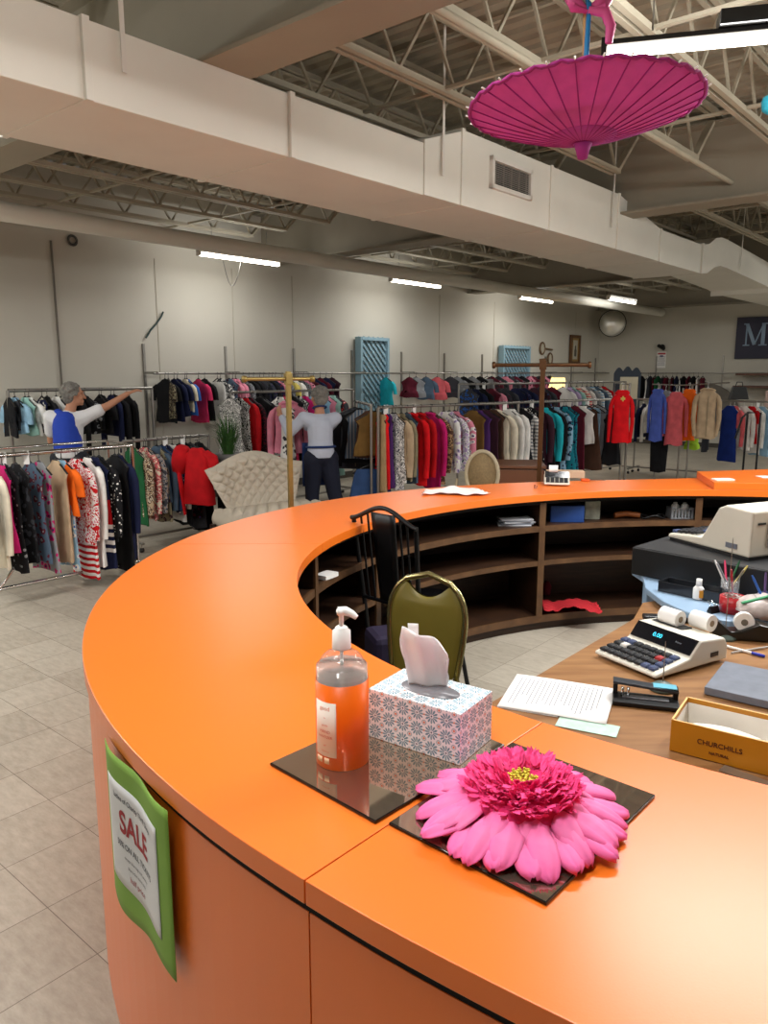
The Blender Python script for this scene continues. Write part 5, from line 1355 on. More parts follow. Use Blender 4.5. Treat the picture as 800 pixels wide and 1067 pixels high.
make_translucent(MATS['tissue_paper'], '#ffffff', .35)
# big pink fabric flower
fc = atz(550, 858, ZT); fc = Vector((.238, 1.225, 0)); 
fl_l, fl_r, fl_b = atz(438, 832, ZT + .01), atz(662, 872, ZT + .01), atz(547, 921, ZT)
RF = .185
fc = Vector((((fl_l.x + fl_r.x) / 2), fl_b.y + RF * .97, 0))
t = thing('artificial_flower', (fc.x, fc.y, ZT), 0, 'huge pink artificial gerbera flower lying on the mirror tile', 'flower')
M_pet = mat('petal_pink', '#ee5aa0', .7, var=.0, vs=14, col2='#f47db4', stretch=(1, 1, 1)); M_ruf = mat('ruffle_rose', '#ff4c92', .7, var=.15, vs=60); M_yel = mat('flower_yellow', '#cfc640', .8, var=.15, vs=120)
rnd = random.Random(11)
def petal(L_, w_, lift, droop, twist):
    def fn(a, e):
        s = e * 2 - 1
        wd = w_ * min(1, .35 + a * 1.15) * (1 if a < .62 else max(.02, 1 - ((a - .62) / .385) ** 2.6) ** .5)
        x = .045 + (L_ - .045) * a
        z = lift * (1 - a) ** .7 + droop * a * a - .0 + .010 * sin(pi * a) - .012 * s * s * (1 - a * .5) + .0022 * sin(s * 7 + twist) * a
        return Vector((x, s * wd + twist * .004 * a, max(.001, z)))
    return fn
k = 0
for layer, (cnt, L0, lift, off) in enumerate(((16, 1.0, .030, 0), (15, .95, .048, .5), (11, .80, .060, .2))):
    for i in range(cnt):
        a = 2 * pi * (i + off + rnd.uniform(-.16, .16)) / cnt
        o = MB().grid(petal(RF * L0 * rnd.uniform(.93, 1.05), .027 * rnd.uniform(.85, 1.12), lift, rnd.uniform(.0, .010) + .003, rnd.uniform(-1, 1)), 16, 8).build('petal', M_pet, t, solid=.0012, rot=(0, 0, a)); k += 1
b = MB()
for i in range(420):
    a = rnd.uniform(0, 2 * pi); f = rnd.uniform(.2, 1) ** .6; r = .092 * f; z = .048 + .034 * (1 - (f - .35) ** 2 * 1.6) + rnd.uniform(-.005, .007)
    w_ = rnd.uniform(.005, .010); l_ = rnd.uniform(.012, .025); tilt = rnd.uniform(.1, 1.0) * (1 if f > .5 else .2)
    M = Matrix.Rotation(a + rnd.uniform(-.7, .7), 3, 'Z') @ Matrix.Rotation(tilt, 3, 'Y')
    c = Vector((r * cos(a), r * sin(a), z - .008))
    pts = [(-w_ * .4, -w_ * .3, 0), (w_ * .2, -w_, l_ * .5), (w_ * .8, -w_ * .4, l_), (w_ * .3, 0, l_ * .85), (w_ * .8, w_ * .5, l_ * 1.02), (w_ * .2, w_, l_ * .5), (-w_ * .4, w_ * .3, 0)]
    b.add([M @ Vector(p) + c for p in pts], [(0, 1, 2, 3), (0, 3, 6), (3, 4, 5, 6)])
o = b.build('ruffled_centre', M_ruf, t, solid=.0008); o['kind'] = 'stuff'
b = MB(); b.lathe([(0, .02), (.098, .022), (.096, .045), (.08, .062), (.045, .068), (.0, .066)], seg=28); b.build('flower_disc', mat('disc_rose', '#d42068', .8, var=.2, vs=80), t)
b = MB()
for i in range(90):
    a = rnd.uniform(0, 2 * pi); r = .024 * sqrt(rnd.random()); z = .068 + .004 * rnd.random()
    b.tube([(r * cos(a), r * sin(a), .062), (r * 1.15 * cos(a), r * 1.15 * sin(a), z + .005)], [.0016, .0024], 5)
o = b.build('stamens', M_yel, t); o['kind'] = 'stuff'

# far counter things
def on_top(x, y, z=HT): p = atz(x, y, z); return p
pa, pb = on_top(437, 514), on_top(510, 517)
c = (pa + pb) / 2; c.y += .06
rnd = random.Random(9)
def cloth(a, e):
    s, q = a * 2 - 1, e * 2 - 1
    z = .012 + .028 * math.exp(-((s + .15) ** 2 * 6 + (q - .2) ** 2 * 5)) + .008 * sin(7 * s + 3 * q) * math.exp(-(s * s + q * q)) + .004 * sin(13 * s * q + 2)
    return Vector((s * .19 * (1 - .15 * q), q * .10 * (1 + .35 * sin(s * 3)), max(.002, z)))
T(MB().grid(cloth, 40, 24), 'crumpled_cloth', mat('thin_white_cloth', '#e9dcd8', .85, var=.03), 'crumpled white cloth lying on the far side of the orange counter', 'cloth', loc=(c.x, c.y, HT + .001), rot=(0, 0, .1), solid=.001)
b = MB(); 
for k in range(9):
    b.tube([(-.05 + .02 * sin(k), 0, .03), (-.06 + .013 * k, .01 * cos(k * 2), .05 + .022 * abs(sin(k * 1.7)))], [.012, .004], 6)
# calculator on counter
def adding_machine(t, W, D, big=True):
    """body with sloping keyboard, display hood and paper rolls; x across the front, y to the back"""
    mB = mat('beige_case', '#d9d4c6', .5, var=.02)
    prof = [(0, .008), (0, .020), (D * .46, .042), (D * .60, .088), (D * .95, .078), (D, .05), (D, .008)]
    b = MB(); rings = [[Vector((x, y, z)) for y, z in prof] for x in (0, W)]
    b.ring_loft(rings, smooth=False); b.build('case', mB, t, bevel=.006)
    b = MB().bar((W * .03, D * .475, .048), (W * .97, D * .475, .048), .002, .002)
    v = [(W * .03, D * .472, .047), (W * .97, D * .472, .047), (W * .97, D * .585, .0875), (W * .03, D * .585, .0875)]
    n_ = Vector((0, -.9, .4)) * .0035
    b = MB().add([Vector(p) + n_ for p in v] + [Vector(p) - n_ for p in v], [(0, 1, 2, 3), (7, 6, 5, 4), (0, 4, 5, 1), (1, 5, 6, 2), (2, 6, 7, 3), (3, 7, 4, 0)])
    dp = b.build('display_window', mat('display_black', '#0b0d14', .12, var=0), t)
    return prof
def keys(t, W, D, x0, y0, cols, rows, px, py, cols_m):
    for r in range(rows):
        for c_ in range(cols):
            m_ = cols_m(r, c_)
            if m_ is None: continue
            m_, wmul = m_ if isinstance(m_, tuple) else (m_, 1)
            y = y0 + r * py; z = .020 + (.022) * (y / (D * .46)) + .001
            kb = MB(); kb.ring_loft([[Vector((x0 + c_ * px + sx * px * .42 * k * wmul + (px * .5 * (wmul - 1)), y + sy * py * .40 * k, z + h)) for sx, sy in ((-1, -1), (1, -1), (1, 1), (-1, 1))] for k, h in ((1, 0), (.95, .006), (.7, .009))], smooth=False)
            kb.build('key', m_, t)
M_key = mat('key_black', '#1a1b1f', .5, var=0); M_keyb = mat('key_blue', '#3a4668', .5, var=0); M_keyr = mat('key_red', '#a32a2c', .5, var=0); M_keyw = mat('key_white', '#d8d5cd', .5, var=0)
cq = on_top(566, 506); t = thing('small_calculator', (cq.x, cq.y - .02, HT + .001), radians(-12), 'small white printing calculator on the far counter', 'calculator')
adding_machine(t, .17, .2); keys(t, .17, .2, .025, .018, 5, 4, .03, .02, lambda r, c_: M_key)
b = MB().tube([(.03, .13, .1), (.09, .13, .1)], .028, 16); b.build('paper_roll', M_paper, t)
cq2 = on_top(580, 499); T(MB().box((0, 0, .025), (.27, .1, .05)), 'cardboard_box', mat('beige_card', '#c9a98c', .7), 'long low beige box behind the small calculator', 'box', loc=(cq2.x + .08, cq2.y + .09, HT), rot=(0, 0, radians(-6)), bevel=.002)
# scissors
c = on_top(617, 501); t = thing('scissors', (c.x, c.y, HT + .006), radians(-10), 'orange-handled scissors lying on the far counter', 'scissors')
for s in (-1, 1):
    MB().tube([(-.05 + .028 * cos(a), s * .022 + .016 * sin(a), 0) for a in [2 * pi * i / 14 for i in range(14)]], .005, 6, closed=True).build('handle_loop', mat('scissor_orange', '#d8541a', .4), t)
    MB().bar((-.03, s * .012, 0), (.09, -s * .006, 0), .01, .003).build('blade', M_chrome, t)
c = on_top(557, 509); T(MB().tube([(0, 0, .001), (0, 0, .025)], .004, 6).tube([(.01, 0, .001), (.014, 0, .02)], .003, 6), 'push_pin', mat('pin_red', '#7d2a1e', .5), 'two tiny dark red pins standing on the far counter edge', 'pin', loc=(c.x, c.y, HT))
c = atz(753, 500, HT + .049); T(MB().box((0, 0, .004), (.13, .07, .008)), 'card_stack', M_paper, 'small white card on the raised orange block', 'card', loc=(c.x, c.y, HT + .0485), rot=(0, 0, .1))
c = atz(800, 497, HT + .049); T(MB().box((0, 0, .002), (.17, .09, .004)), 'paper_sheet', M_paper, 'white sheet on the raised orange block at the right edge', 'paper', loc=(c.x + .02, c.y, HT + .0485), rot=(0, 0, .05))

# SALE sign taped to the curved front
def hit_cyl(x, y, r_off=-.006):
    d = ray(x, y); t_ = .3
    while t_ < 6:
        p = Vector((d.x * t_, d.y * t_)); v = p - CC; a = math.degrees(atan2(v.y, v.x)) % 360
        if v.length < rr(RO, a) + r_off: break
        t_ += .002
    return a, HC + d.z * t_
aTR, zTR = hit_cyl(184, 845); aBR, zBR = hit_cyl(192, 1022); aTL, zTL = hit_cyl(104, 742)
SIGN = (aTR, zTR, aBR, zBR, aTL, zTL)
ztop = zTR + .005; hS = zTR - zBR; a_r = (aTR + aBR) / 2; a_l = a_r - math.degrees(.36 / 2.5)
def sign_pt(x, z, off=.004):    # x metres from the left edge of the sheet
    a = a_l + math.degrees(x / 2.53); 
    wob = .006 * sin(x * 24) + .004
    p = cp(RO, a, off + wob); return Vector((p.x, p.y, z))
wS = (a_r - a_l) * pi / 180 * 2.53
t = thing('sale_sign', (0, 0, 0), 0, 'green-backed paper SALE sign taped to the curved counter front', 'sign')
b = MB(); b.grid(lambda a, e: sign_pt(a * wS, ztop - hS * e + .0 - .01 * sin(a * 6) * e, .003), 24, 16)
gs = b.build('green_backing', mat('sign_green', '#7fa843', .7, var=.03), t, solid=.0012)
wx0, wx1, wz0, wz1 = wS * .10, wS * .86, ztop - hS * .82, ztop - hS * .16
b = MB(); b.grid(lambda a, e: sign_pt(wx0 + (wx1 - wx0) * a, wz1 + (wz0 - wz1) * e, .005), 24, 12)
ws = b.build('white_sheet', mat('sign_white', '#dcdcdc', .8, var=0), t, solid=.0008)
m_gr = mat('sign_ink_grey', '#4f4f55', .8, var=0); m_rd = mat('sign_ink_red', '#a8383c', .8, var=0)
wm = (wx0 + wx1) / 2; hh = wz1 - wz0
for s, sz, f, m_, xs, bo in (('Ladies of Charity Thrift Shop', .0165, .13, m_gr, 1, .0002), ('SALE', .072, .36, m_rd, .95, .002), ('50% ON ALL TICKETS', .0195, .58, m_gr, .95, .0002), ('except blue tags and jewelry', .010, .69, m_gr, 1, 0), ('blue ticket items only', .010, .77, m_gr, 1, 0), ('half price', .02, .87, m_rd, 1, 0)):
    text_obj(s, sz, m_, 'lettering', ws, ext=0, xs=xs, bold=bo, warp=(lambda f: (lambda v: sign_pt(wm + v.x, wz1 - hh * f + v.y, .0062)))(f))
MB().box(sign_pt(.01, ztop - .002, .006), (.02, .02, .02)).build('tape_piece', mat('tape', '#cfc8b0', .3), t) if False else None

# ------------------------------------------------------------------ on the shelves
def on_shelf(x, y, z): return atz(x, y, z)
c = on_shelf(592, 545, .706)
T(MB().box((0, 0, .055), (.22, .16, .11)), 'blue_box', mat('box_blue', '#1d3f7d', .5), 'blue box on the upper shelf inside the counter', 'box', loc=(c.x, c.y + .1, .706), rot=(0, 0, radians(-2)), bevel=.003)
c = on_shelf(617, 543, .706); T(MB().box((0, 0, .06), (.1, .14, .12)), 'white_carton', mat('carton_white', '#a9aa98', .6, var=.3, vs=20), 'small pale patterned carton just right of the blue box', 'box', loc=(c.x + .02, c.y + .14, .706), rot=(0, 0, radians(-2)))
c = on_shelf(657, 543, .706); T(MB().tube([(-.08, 0, .02), (0, .01, .03), (.09, 0, .02)], .02, 8), 'orange_pouch', mat('dull_orange', '#8a4a1c', .6), 'dull orange pouch on the upper shelf', 'pouch', loc=(c.x, c.y + .1, .706))
c = on_shelf(685, 543, .706); T(MB().tube([(.08 * cos(a) , .04 * sin(a), .015 + .012 * sin(a * 3)) for a in [i * .4 for i in range(30)]], .006, 5), 'coiled_cable', M_black, 'black cable coiled on the upper shelf', 'cable', loc=(c.x, c.y + .1, .706))
c = on_shelf(711, 541, .706); t = thing('basket', (c.x, c.y + .06, .706), 0, 'grey basket with white bottles on the upper shelf', 'basket')
b = MB()
for s in (-1, 1):
    for q in range(7): b.box((-.066 + q * .022, s * .05, .035), (.012, .004, .07))
    b.box((0, s * .05, .07), (.15, .005, .008)); b.box((s * .073, 0, .04), (.004, .1, .07))
b.box((0, 0, .003), (.15, .1, .006)); b.build('basket_body', mat('basket_grey', '#77797c', .6), t)
for s in (-1, 1): T(MB().lathe([(0, 0), (.026, .002), (.026, .08), (.014, .09), (.014, .1), (0, .1)], seg=14), 'small_bottle', M_white, ('left' if s < 0 else 'right') + ' white bottle in the grey basket on the shelf', 'bottle', loc=(c.x + s * .033, c.y + .06, .713))
c = on_shelf(537, 549, .706); 
for k in range(5): T(MB().box((0, 0, .004), (.21, .14, .007)), 'folded_paper', mat('paper_grey%d' % (k % 2), '#8b8f98' if k % 2 else '#c9cbd0', .8), ['lowest', 'second', 'middle', 'fourth', 'topmost'][k] + ' sheaf in the papers stacked on the upper shelf', 'paper', 'papers stacked on the upper shelf', loc=(c.x + .01 * (k % 3), c.y + .09, .706 + k * .009), rot=(0, .0, .1 * (k % 3)))
c = on_shelf(381, 570, .706); T(MB().box((0, 0, .02), (.2, .12, .04)), 'book_stack', mat('pale_books', '#9c9686', .7), 'pale notebook on the shelf behind the black chair', 'notebook', loc=(c.x, c.y + .08, .706), rot=(0, 0, .6), bevel=.002)
c = on_shelf(340, 602, .706); T(MB().box((0, 0, .01), (.1, .07, .02)), 'note_pad', M_paper, 'small white note pad on the shelf at the left curve', 'note pad', loc=(c.x, c.y + .01, .706), rot=(0, 0, 1.0))
c = on_shelf(598, 640, .107)
def rc_(a, e):
    s, q = a * 2 - 1, e * 2 - 1; return Vector((s * .19, q * .13 * (1 + .2 * sin(4 * s)), .012 + .05 * (1 - q * .5) * abs(sin(2.2 * s + 1.3)) * (1 - s * s * .6) * .6 + .012 * sin(9 * s + 5 * q) ** 2))
T(MB().grid(rc_, 30, 18), 'red_cloth', mat('red_fabric', '#b3202a', .8), 'folded bright red cloth on the bottom shelf', 'cloth', loc=(c.x, c.y + .1, .107), solid=.004, rot=(0, 0, -.1))
c = on_shelf(575, 627, .107); T(MB().lathe([(0, 0), (.03, 0), (.032, .06), (.02, .09), (0, .1)], seg=14), 'red_pouch', mat('dark_red_fabric', '#7c1a30', .8), 'dark red drawstring pouch behind the red cloth', 'pouch', loc=(c.x, c.y + .18, .107))

# ------------------------------------------------------------------ chairs behind the counter
c = aty(430, 640, 2.95); t = thing('banquet_chair', (c.x + .045, 2.95, 0), radians(150), 'banquet chair with olive vinyl back and brass frame', 'chair')
# local: seat towards +y from the back, chair seen from behind; back plane at y=0
M_ol = mat('olive_vinyl', '#6f6428', .4, var=.05, vs=6); M_gold = mat('antique_brass', '#a39b6c', .25, .9, var=.05)
zt = .885
def back_half(z):      # half width of the back at height z
    f = (z - .48) / (zt - .48); f = max(0, min(1, f)); return .145 + .025 * sin(pi * f * .8) if f < .55 else (.145 + .025 * sin(pi * .44)) * sqrt(max(0.0, 1 - ((f - .55) / .45) ** 2.3)) * 1.0
pth = [(-back_half(z), .0 - .10 * (z - .48), z) for z in [.48 + (zt - .48) * i / 14 for i in range(15)]]
pr_ = [(-x, y, z) for x, y, z in pth[::-1]]
fr = [(-.17, -.20, .02), (-.155, -.05, .35)] + pth + pr_[1:] + [(.155, -.05, .35), (.17, -.20, .02)]
MB().tube(fr, .0125, 10).build('back_frame', M_gold, t)
b = MB()
def bp(side):
    def fn(a, e):
        z = .48 + (zt - .042 - .48) * e; hw = max(.012, back_half(z) - .012); s = a * 2 - 1
        # hand hole: lower the top edge in the middle
        if e > .80: z -= .05 * (e - .80) / .20 * max(0, 1 - (s / .9) ** 2)
        return Vector((s * hw, -.10 * (z - .48) + side * (.006 + .02 * sqrt(max(0, 1 - s * s)) * sqrt(max(0, min(1, (1 - e) * 5)))), z))
    return fn
b.grid(bp(1), 24, 30); b.grid(bp(-1), 24, 30); b.build('back_pad', M_ol, t)
MB().box((0, .24, .46), (.40, .42, .07)).build('seat', M_ol, t, bevel=.03)
for sx in (-1, 1):
    MB().tube([(sx * .18, .42, .44), (sx * .18, .46, .02)], .012, 8).build('front_leg', M_gold, t)
    MB().tube([(sx * .17, .03, .40), (sx * .18, .44, .40)], .011, 8).build('seat_rail', M_gold, t)
# black metal chair
c = aty(408, 560, 3.85); t = thing('black_metal_chair', (c.x, 3.78, 0), radians(-44), 'black metal chair with arched spindle back and glossy black seat', 'chair')
zt = 1.03; hw = .175
for sx in (-1, 1): MB().tube([(sx * .19, .06, .01), (sx * .19, .0, .45), (sx * .215, -.06, .95)], .012, 8).build('back_post', M_blackmetal, t)
top = [(-.225 + .45 * i / 20, -.065, .945 + .075 * (.5 - .5 * cos(2 * pi * (i / 20.0))) ** .8) for i in range(21)]
MB().tube(top, .012, 8).build('top_rail', M_blackmetal, t)
MB().tube([(-.19, -.01, .52), (.19, -.01, .52)], .011, 8).build('lower_rail', M_blackmetal, t)
b = MB(); b.grid(lambda a, e: Vector(((a * 2 - 1) * (.065 + .014 * e), -.01 - .055 * e, .52 + .47 * e)), 4, 8); b.build('splat', M_blackmetal, t, solid=.012)
for x in (-.15, -.105, .105, .15):
    MB().tube([(x, -.01, .52), (x * 1.05, -.062, .95 + .06 * (.5 + .5 * cos(pi * x / .215)))], .006, 6).build('spindle', M_blackmetal, t)
b = MB(); b.lathe([(0, .44), (.19, .44), (.215, .46), (.21, .485), (.17, .50), (0, .505)], seg=30); b.build('seat', mat('glossy_black_vinyl', '#0c0d10', .18, var=0, coat=.4), t, loc=(0, .25, 0))
for sx in (-1, 1): MB().tube([(sx * .14, .33, .44), (sx * .19, .40, .01)], .012, 8).build('front_leg', M_blackmetal, t)
c = aty(402, 670, 3.3); T(MB().box((0, 0, .27), (.16, .2, .5)), 'tote_bag', mat('dark_purple', '#1d1430', .8), 'dark purple bag standing on the floor between the chairs', 'bag', loc=(c.x - .0, 3.3, .02), bevel=.03, rot=(0, 0, .3))

# ------------------------------------------------------------------ desk
ZD_ = .80
M_desk = mat('walnut_laminate', '#7d5533', .35, var=0, vs=4, col2='#a0764c', stretch=(1, 9, 1))
t = thing('desk', (0, 0, 0), 0, 'brown wood-grain desk standing inside the counter', 'desk')
d0, d1, d2_, d3 = atz(512, 742, ZD_), atz(660, 645, ZD_), atz(700, 635, ZD_), Vector((2.6, 2.9, 0))
nearL = cp(RI, ang(d0) , -.015)
poly = [P2(d0), P2(d1), P2(d1) + Vector((.12, .22)), P2(d1) + Vector((1.3, .15)), Vector((2.2, 1.1)), ]
# follow the inside of the counter
edge = [cp(RI, a, -.008) for a in [272 - (272 - ang(d0)) * i / 14 for i in range(15)]]
top_poly = edge[::-1][:0] + [p for p in edge] + [P2(d1), P2(d1) + Vector((.10, .20)), P2(d1) + Vector((.9, .55)), Vector((2.35, 2.2))]
# orientation
ar = sum(top_poly[i].x * top_poly[(i + 1) % len(top_poly)].y - top_poly[(i + 1) % len(top_poly)].x * top_poly[i].y for i in range(len(top_poly)))
if ar < 0: top_poly = top_poly[::-1]
MB().prism([(p.x, p.y) for p in top_poly], ZD_ - .03, ZD_).build('desktop', M_desk, t)
MB().prism([(p.x, p.y) for p in [q * .985 + Vector((1.35, 1.9)) * .015 for q in top_poly]], ZD_ + .0006, ZD_ + .0022).build('clear_desk_cover', mat('clear_vinyl', '#ffffff', .06, trans=1.0, ior=1.2, var=0), t) if False else None
lx = [P2(d1) + Vector((.06, -.04)), Vector((1.9, 3.1)), Vector((1.6, 1.5)), P2(d0) + Vector((.12, -.02))]
for p in lx: MB().box((p.x, p.y, (ZD_ - .03) / 2), (.05, .05, ZD_ - .03)).build('leg', M_blackmetal, t)
ZD2 = ZD_ + .001
# printed paper
pc = [atz(x, y, ZD2 + .001) for x, y in ((537, 703), (644, 719), (629, 754), (519, 738))]
c = sum(pc, Vector()) / 4; e_ = pc[1] - pc[0]; rz = atan2(e_.y, e_.x)
W_, D_ = ((pc[1] - pc[0]).length + (pc[2] - pc[3]).length) / 2, ((pc[0] - pc[3]).length + (pc[1] - pc[2]).length) / 2
t = thing('printed_sheet', (c.x, c.y, ZD2 + .003), rz, 'white printed sheet lying on the desk beside the tissue box', 'paper')
MB().grid(lambda a, e: Vector(((a - .5) * W_, (e - .5) * D_, .001 + .001 * sin(a * 4))), 12, 6).build('sheet', M_paper, t, solid=.0006)
b = MB(); rnd = random.Random(2)
for k in range(26):
    y = (.5 - .1 - .8 * 0) * 0
for k in range(20):      # lines of print run parallel to the short side
    x = -W_ * .42 + k * W_ * .042; L_ = D_ * rnd.uniform(.5, .8)
    b.box((x, 0 + (D_ * .8 - L_) / 2, .0036), (.0018, L_, .0005))
b.build('printed_lines', mat('pale_ink', '#83868f', .8, var=0), t)
c = atz(612, 757, ZD2); T(MB().box((0, 0, .0012), (.15, .065, .0006)), 'green_cheque', mat('pale_green_paper', '#b5d3c2', .8, var=.1, vs=40), 'pale green slip half under the printed sheet', 'paper', loc=(c.x, c.y, ZD2), rot=(0, 0, rz - .05))
# second sheet peeking out
c = atz(540, 741, ZD2); T(MB().box((0, 0, .001), (.16, .05, .0006)), 'white_slip', M_paper, 'white slip peeking out under the left end of the printed sheet', 'paper', loc=(c.x + .03, c.y + .015, ZD2), rot=(0, 0, rz))
# hole punch
pA, pB = atz(645, 741, ZD2), atz(704, 742, ZD2)
c = atz(672, 733, ZD2); rzp = radians(-16)
t = thing('hole_punch', (c.x, c.y, ZD2 + .001), rzp, 'black metal hole punch on the desk by the cigar box', 'hole punch')
MB().box((0, 0, .006), (.17, .075, .012)).build('base_plate', M_blackmetal, t, bevel=.003)
MB().box((0, .0, .013), (.12, .02, .006)).build('punch_rail', mat('grey_steel', '#8b8d92', .3, .8), t, bevel=.001)
MB().bar((-.085, .03, .045), (.085, .03, .032), .035, .008).build('lever', mat('dark_grey_metal', '#3c3f45', .35, .5), t, bevel=.002)
for s in (-1, 1): MB().box((s * .078, .03, .022), (.012, .03, .034)).build('side_bracket', M_blackmetal, t)
for s in (-.06, -.045): MB().lathe([(0, 0), (.004, 0), (.004, .025), (0, .025)], (s, 0, .014), 10).build('punch_pin', M_chrome, t)
MB().box((.05, .031, .041), (.06, .03, .002)).build('blue_sticker', mat('sticker_blue', '#5fb0c8', .5), t)
# adding machine
p0, p1, p2 = atz(619, 684, ZD2), atz(683, 711, ZD2), atz(757, 689, ZD2)
e_ = p1 - p0; W_ = e_.length; rz = atan2(e_.y, e_.x); D_ = abs((p2 - p1).dot(Vector((-sin(rz), cos(rz), 0)))); D_ = max(.24, min(.34, D_))
t = thing('adding_machine', (p0.x, p0.y, ZD2 + .001), rz, 'large beige printing adding machine with black display on the desk', 'adding machine')
Wm = W_
adding_machine(t, Wm, D_)
def km(r, c_):
    if c_ == 6 and r == 2: return M_keyr
    if c_ in (7,) : return M_keyb
    if r == 3 and c_ in (0, 1): return M_keyb
    if c_ == 1 and r == 2: return M_keyw
    if c_ == 6 and r == 0: return M_keyb
    return M_key
keys(t, Wm, D_, Wm * .09, D_ * .07, 8, 4, Wm * .112, D_ * .095, km)
b = MB()
for k, ch in enumerate('00.25'): pass
nrm = Vector((0, -.9, .4)).normalized()
al = atan2(.0405, D_ * .113)
text_obj('0.00', .020, mat('digit_cyan', '#39c4e0', .5, emit='#39c4e0', es=1.2, var=0), 'lit_digits', t, Vector((Wm * .42, D_ * .528, .0675)) + nrm * .0045, (al, 0, 0), .0002)
text_obj('Printer', .008, mat('digit_grey', '#7c8088', .5, var=0), 'lettering', t, Vector((Wm * .75, D_ * .528, .0675)) + nrm * .0045, (al, 0, 0), .0002)
for k, (fx, fy) in enumerate(((.30, .82), (.62, .98))):
    cc = Vector((Wm * fx, D_ * fy, .105)); rl = MB().tube([cc + Vector((-.034, 0, 0)), cc + Vector((.034, 0, 0))], .027, 22); rl.build('paper_roll', M_paper, t)
    MB().tube([cc + Vector((.0335, 0, 0)), cc + Vector((.0355, 0, 0))], .010, 12).build('roll_core', mat('core_brown', '#8f7d66', .7), t)
MB().box((Wm + .0005, D_ * .80, .035), (.003, .035, .014)).build('switch', M_black, t)
MB().box((Wm * .32, D_ * .80, .082), (Wm * .5, .05, .006)).build('roll_well', M_black, t)
# bill spindles
for (x, y0, y1, lb, gr) in ((690, 668, 718, 'thin upright bill spindle standing between hole punch and adding machine', 0), (757, 560, 662, 'tall bill spindle with grey-green base behind the adding machine', 1)):
    c = atz(x - (0 if not gr else 2), y1 if not gr else 665, ZD2); t = thing('bill_spindle', (c.x, c.y, ZD2), 0, lb, 'bill spindle')
    h = aty(x, y0, c.y).z - ZD2
    MB().lathe([(0, 0), (.038, 0), (.036, .008), (.02, .018), (.004, .024), (0, .024)], seg=22).build('base', mat('green_grey_enamel', '#53615a', .35), t)
    MB().tube([(0, 0, .02), (0, 0, h - .01), (0, 0, h)], [.0016, .0014, .0004], 6).build('spike', M_rack, t)
# grey clipboard book
g0, g1 = atz(733, 724, ZD2), atz(757, 693, ZD2); e_ = g1 - g0; rzg = atan2(e_.y, e_.x) - pi / 2
t = T(MB().box((.16, .12, .012), (.32, .24, .022)), 'grey_ledger', mat('marbled_grey', '#6e7480', .5, var=.12, vs=25), 'grey marbled ledger behind the cigar box', 'ledger', loc=(g0.x, g0.y, ZD2 + .001), rot=(0, 0, rzg), bevel=.002)
# cigar box
b0, b1 = atz(697, 782, ZD2), atz(800, 809, ZD2); bL = atz(716, 757, ZD2)
e_ = b1 - b0; rz = atan2(e_.y, e_.x); hB = aty(696, 750, b0.y).z - ZD2; Lc = .23; Wc = .155
t = thing('cigar_box', (b0.x, b0.y, ZD2 + .001), rz, 'open golden-brown cigar box lined in white, lettered CHURCHILLS', 'cigar box')
M_cig = mat('cigar_gold', '#b87a14', .45, var=.06, vs=10); M_lin = mat('box_lining', '#e8e2d8', .8)
for nm, c_, d_ in (('front_panel', (Lc / 2, .002, hB / 2), (Lc, .004, hB)), ('back_panel', (Lc / 2, Wc - .002, hB / 2), (Lc, .004, hB)), ('side_panel', (.002, Wc / 2, hB / 2), (.004, Wc - .008, hB)), ('side_panel', (Lc - .002, Wc / 2, hB / 2), (.004, Wc - .008, hB))):
    MB().box(c_, d_).build(nm, M_cig, t, bevel=.0006)
MB().box((Lc / 2, Wc / 2, .002), (Lc - .008, Wc - .008, .004)).build('floor_panel', M_cig, t)
b = MB()
hl = hB - .012
b.box((Lc / 2, Wc - .0048, hl / 2), (Lc - .01, .0012, hl)).box((.0048, Wc / 2, hl / 2), (.0012, Wc - .01, hl)).box((Lc - .0048, Wc / 2, hl / 2), (.0012, Wc - .01, hl)).box((Lc / 2, .0048, hl / 2), (Lc - .01, .0012, hl)).box((Lc / 2, Wc / 2, .0052), (Lc - .01, Wc - .01, .0012))
b.build('lining', M_lin, t)
rm = mat('rim_paper', '#eec07a', .6, var=0)
b = MB().box((Lc / 2, .002, hB), (Lc, .0044, .001)).box((Lc / 2, Wc - .002, hB), (Lc, .0044, .001)).box((.002, Wc / 2, hB), (.0044, Wc, .001)).box((Lc - .002, Wc / 2, hB), (.0044, Wc, .001)); b.build('rim', rm, t)
ik = mat('box_ink', '#4a1c10', .6, var=0)
text_obj('CHURCHILLS', .0165, ik, 'lettering', t, (Lc * .47, -.0008, hB * .52), (pi / 2, 0, 0), .0003, bold=.0002)
text_obj('NATURAL', .0095, ik, 'lettering', t, (Lc * .47, -.0008, hB * .24), (pi / 2, 0, 0), .0003, bold=.0002)
th_ = T(MB().grid(lambda a, e: Vector((.03 + .15 * a, .03 + .08 * e, .026 + .014 * sin(a * 2.4 + .4) + .003 * sin(e * 9))), 14, 8), 'receipt_slip', M_paper, 'curled white slips inside the cigar box', 'paper', loc=(b0.x, b0.y, ZD2 + .001), rot=(0, 0, rz), solid=.001)
c = atz(790, 822, ZD2 + .0); 
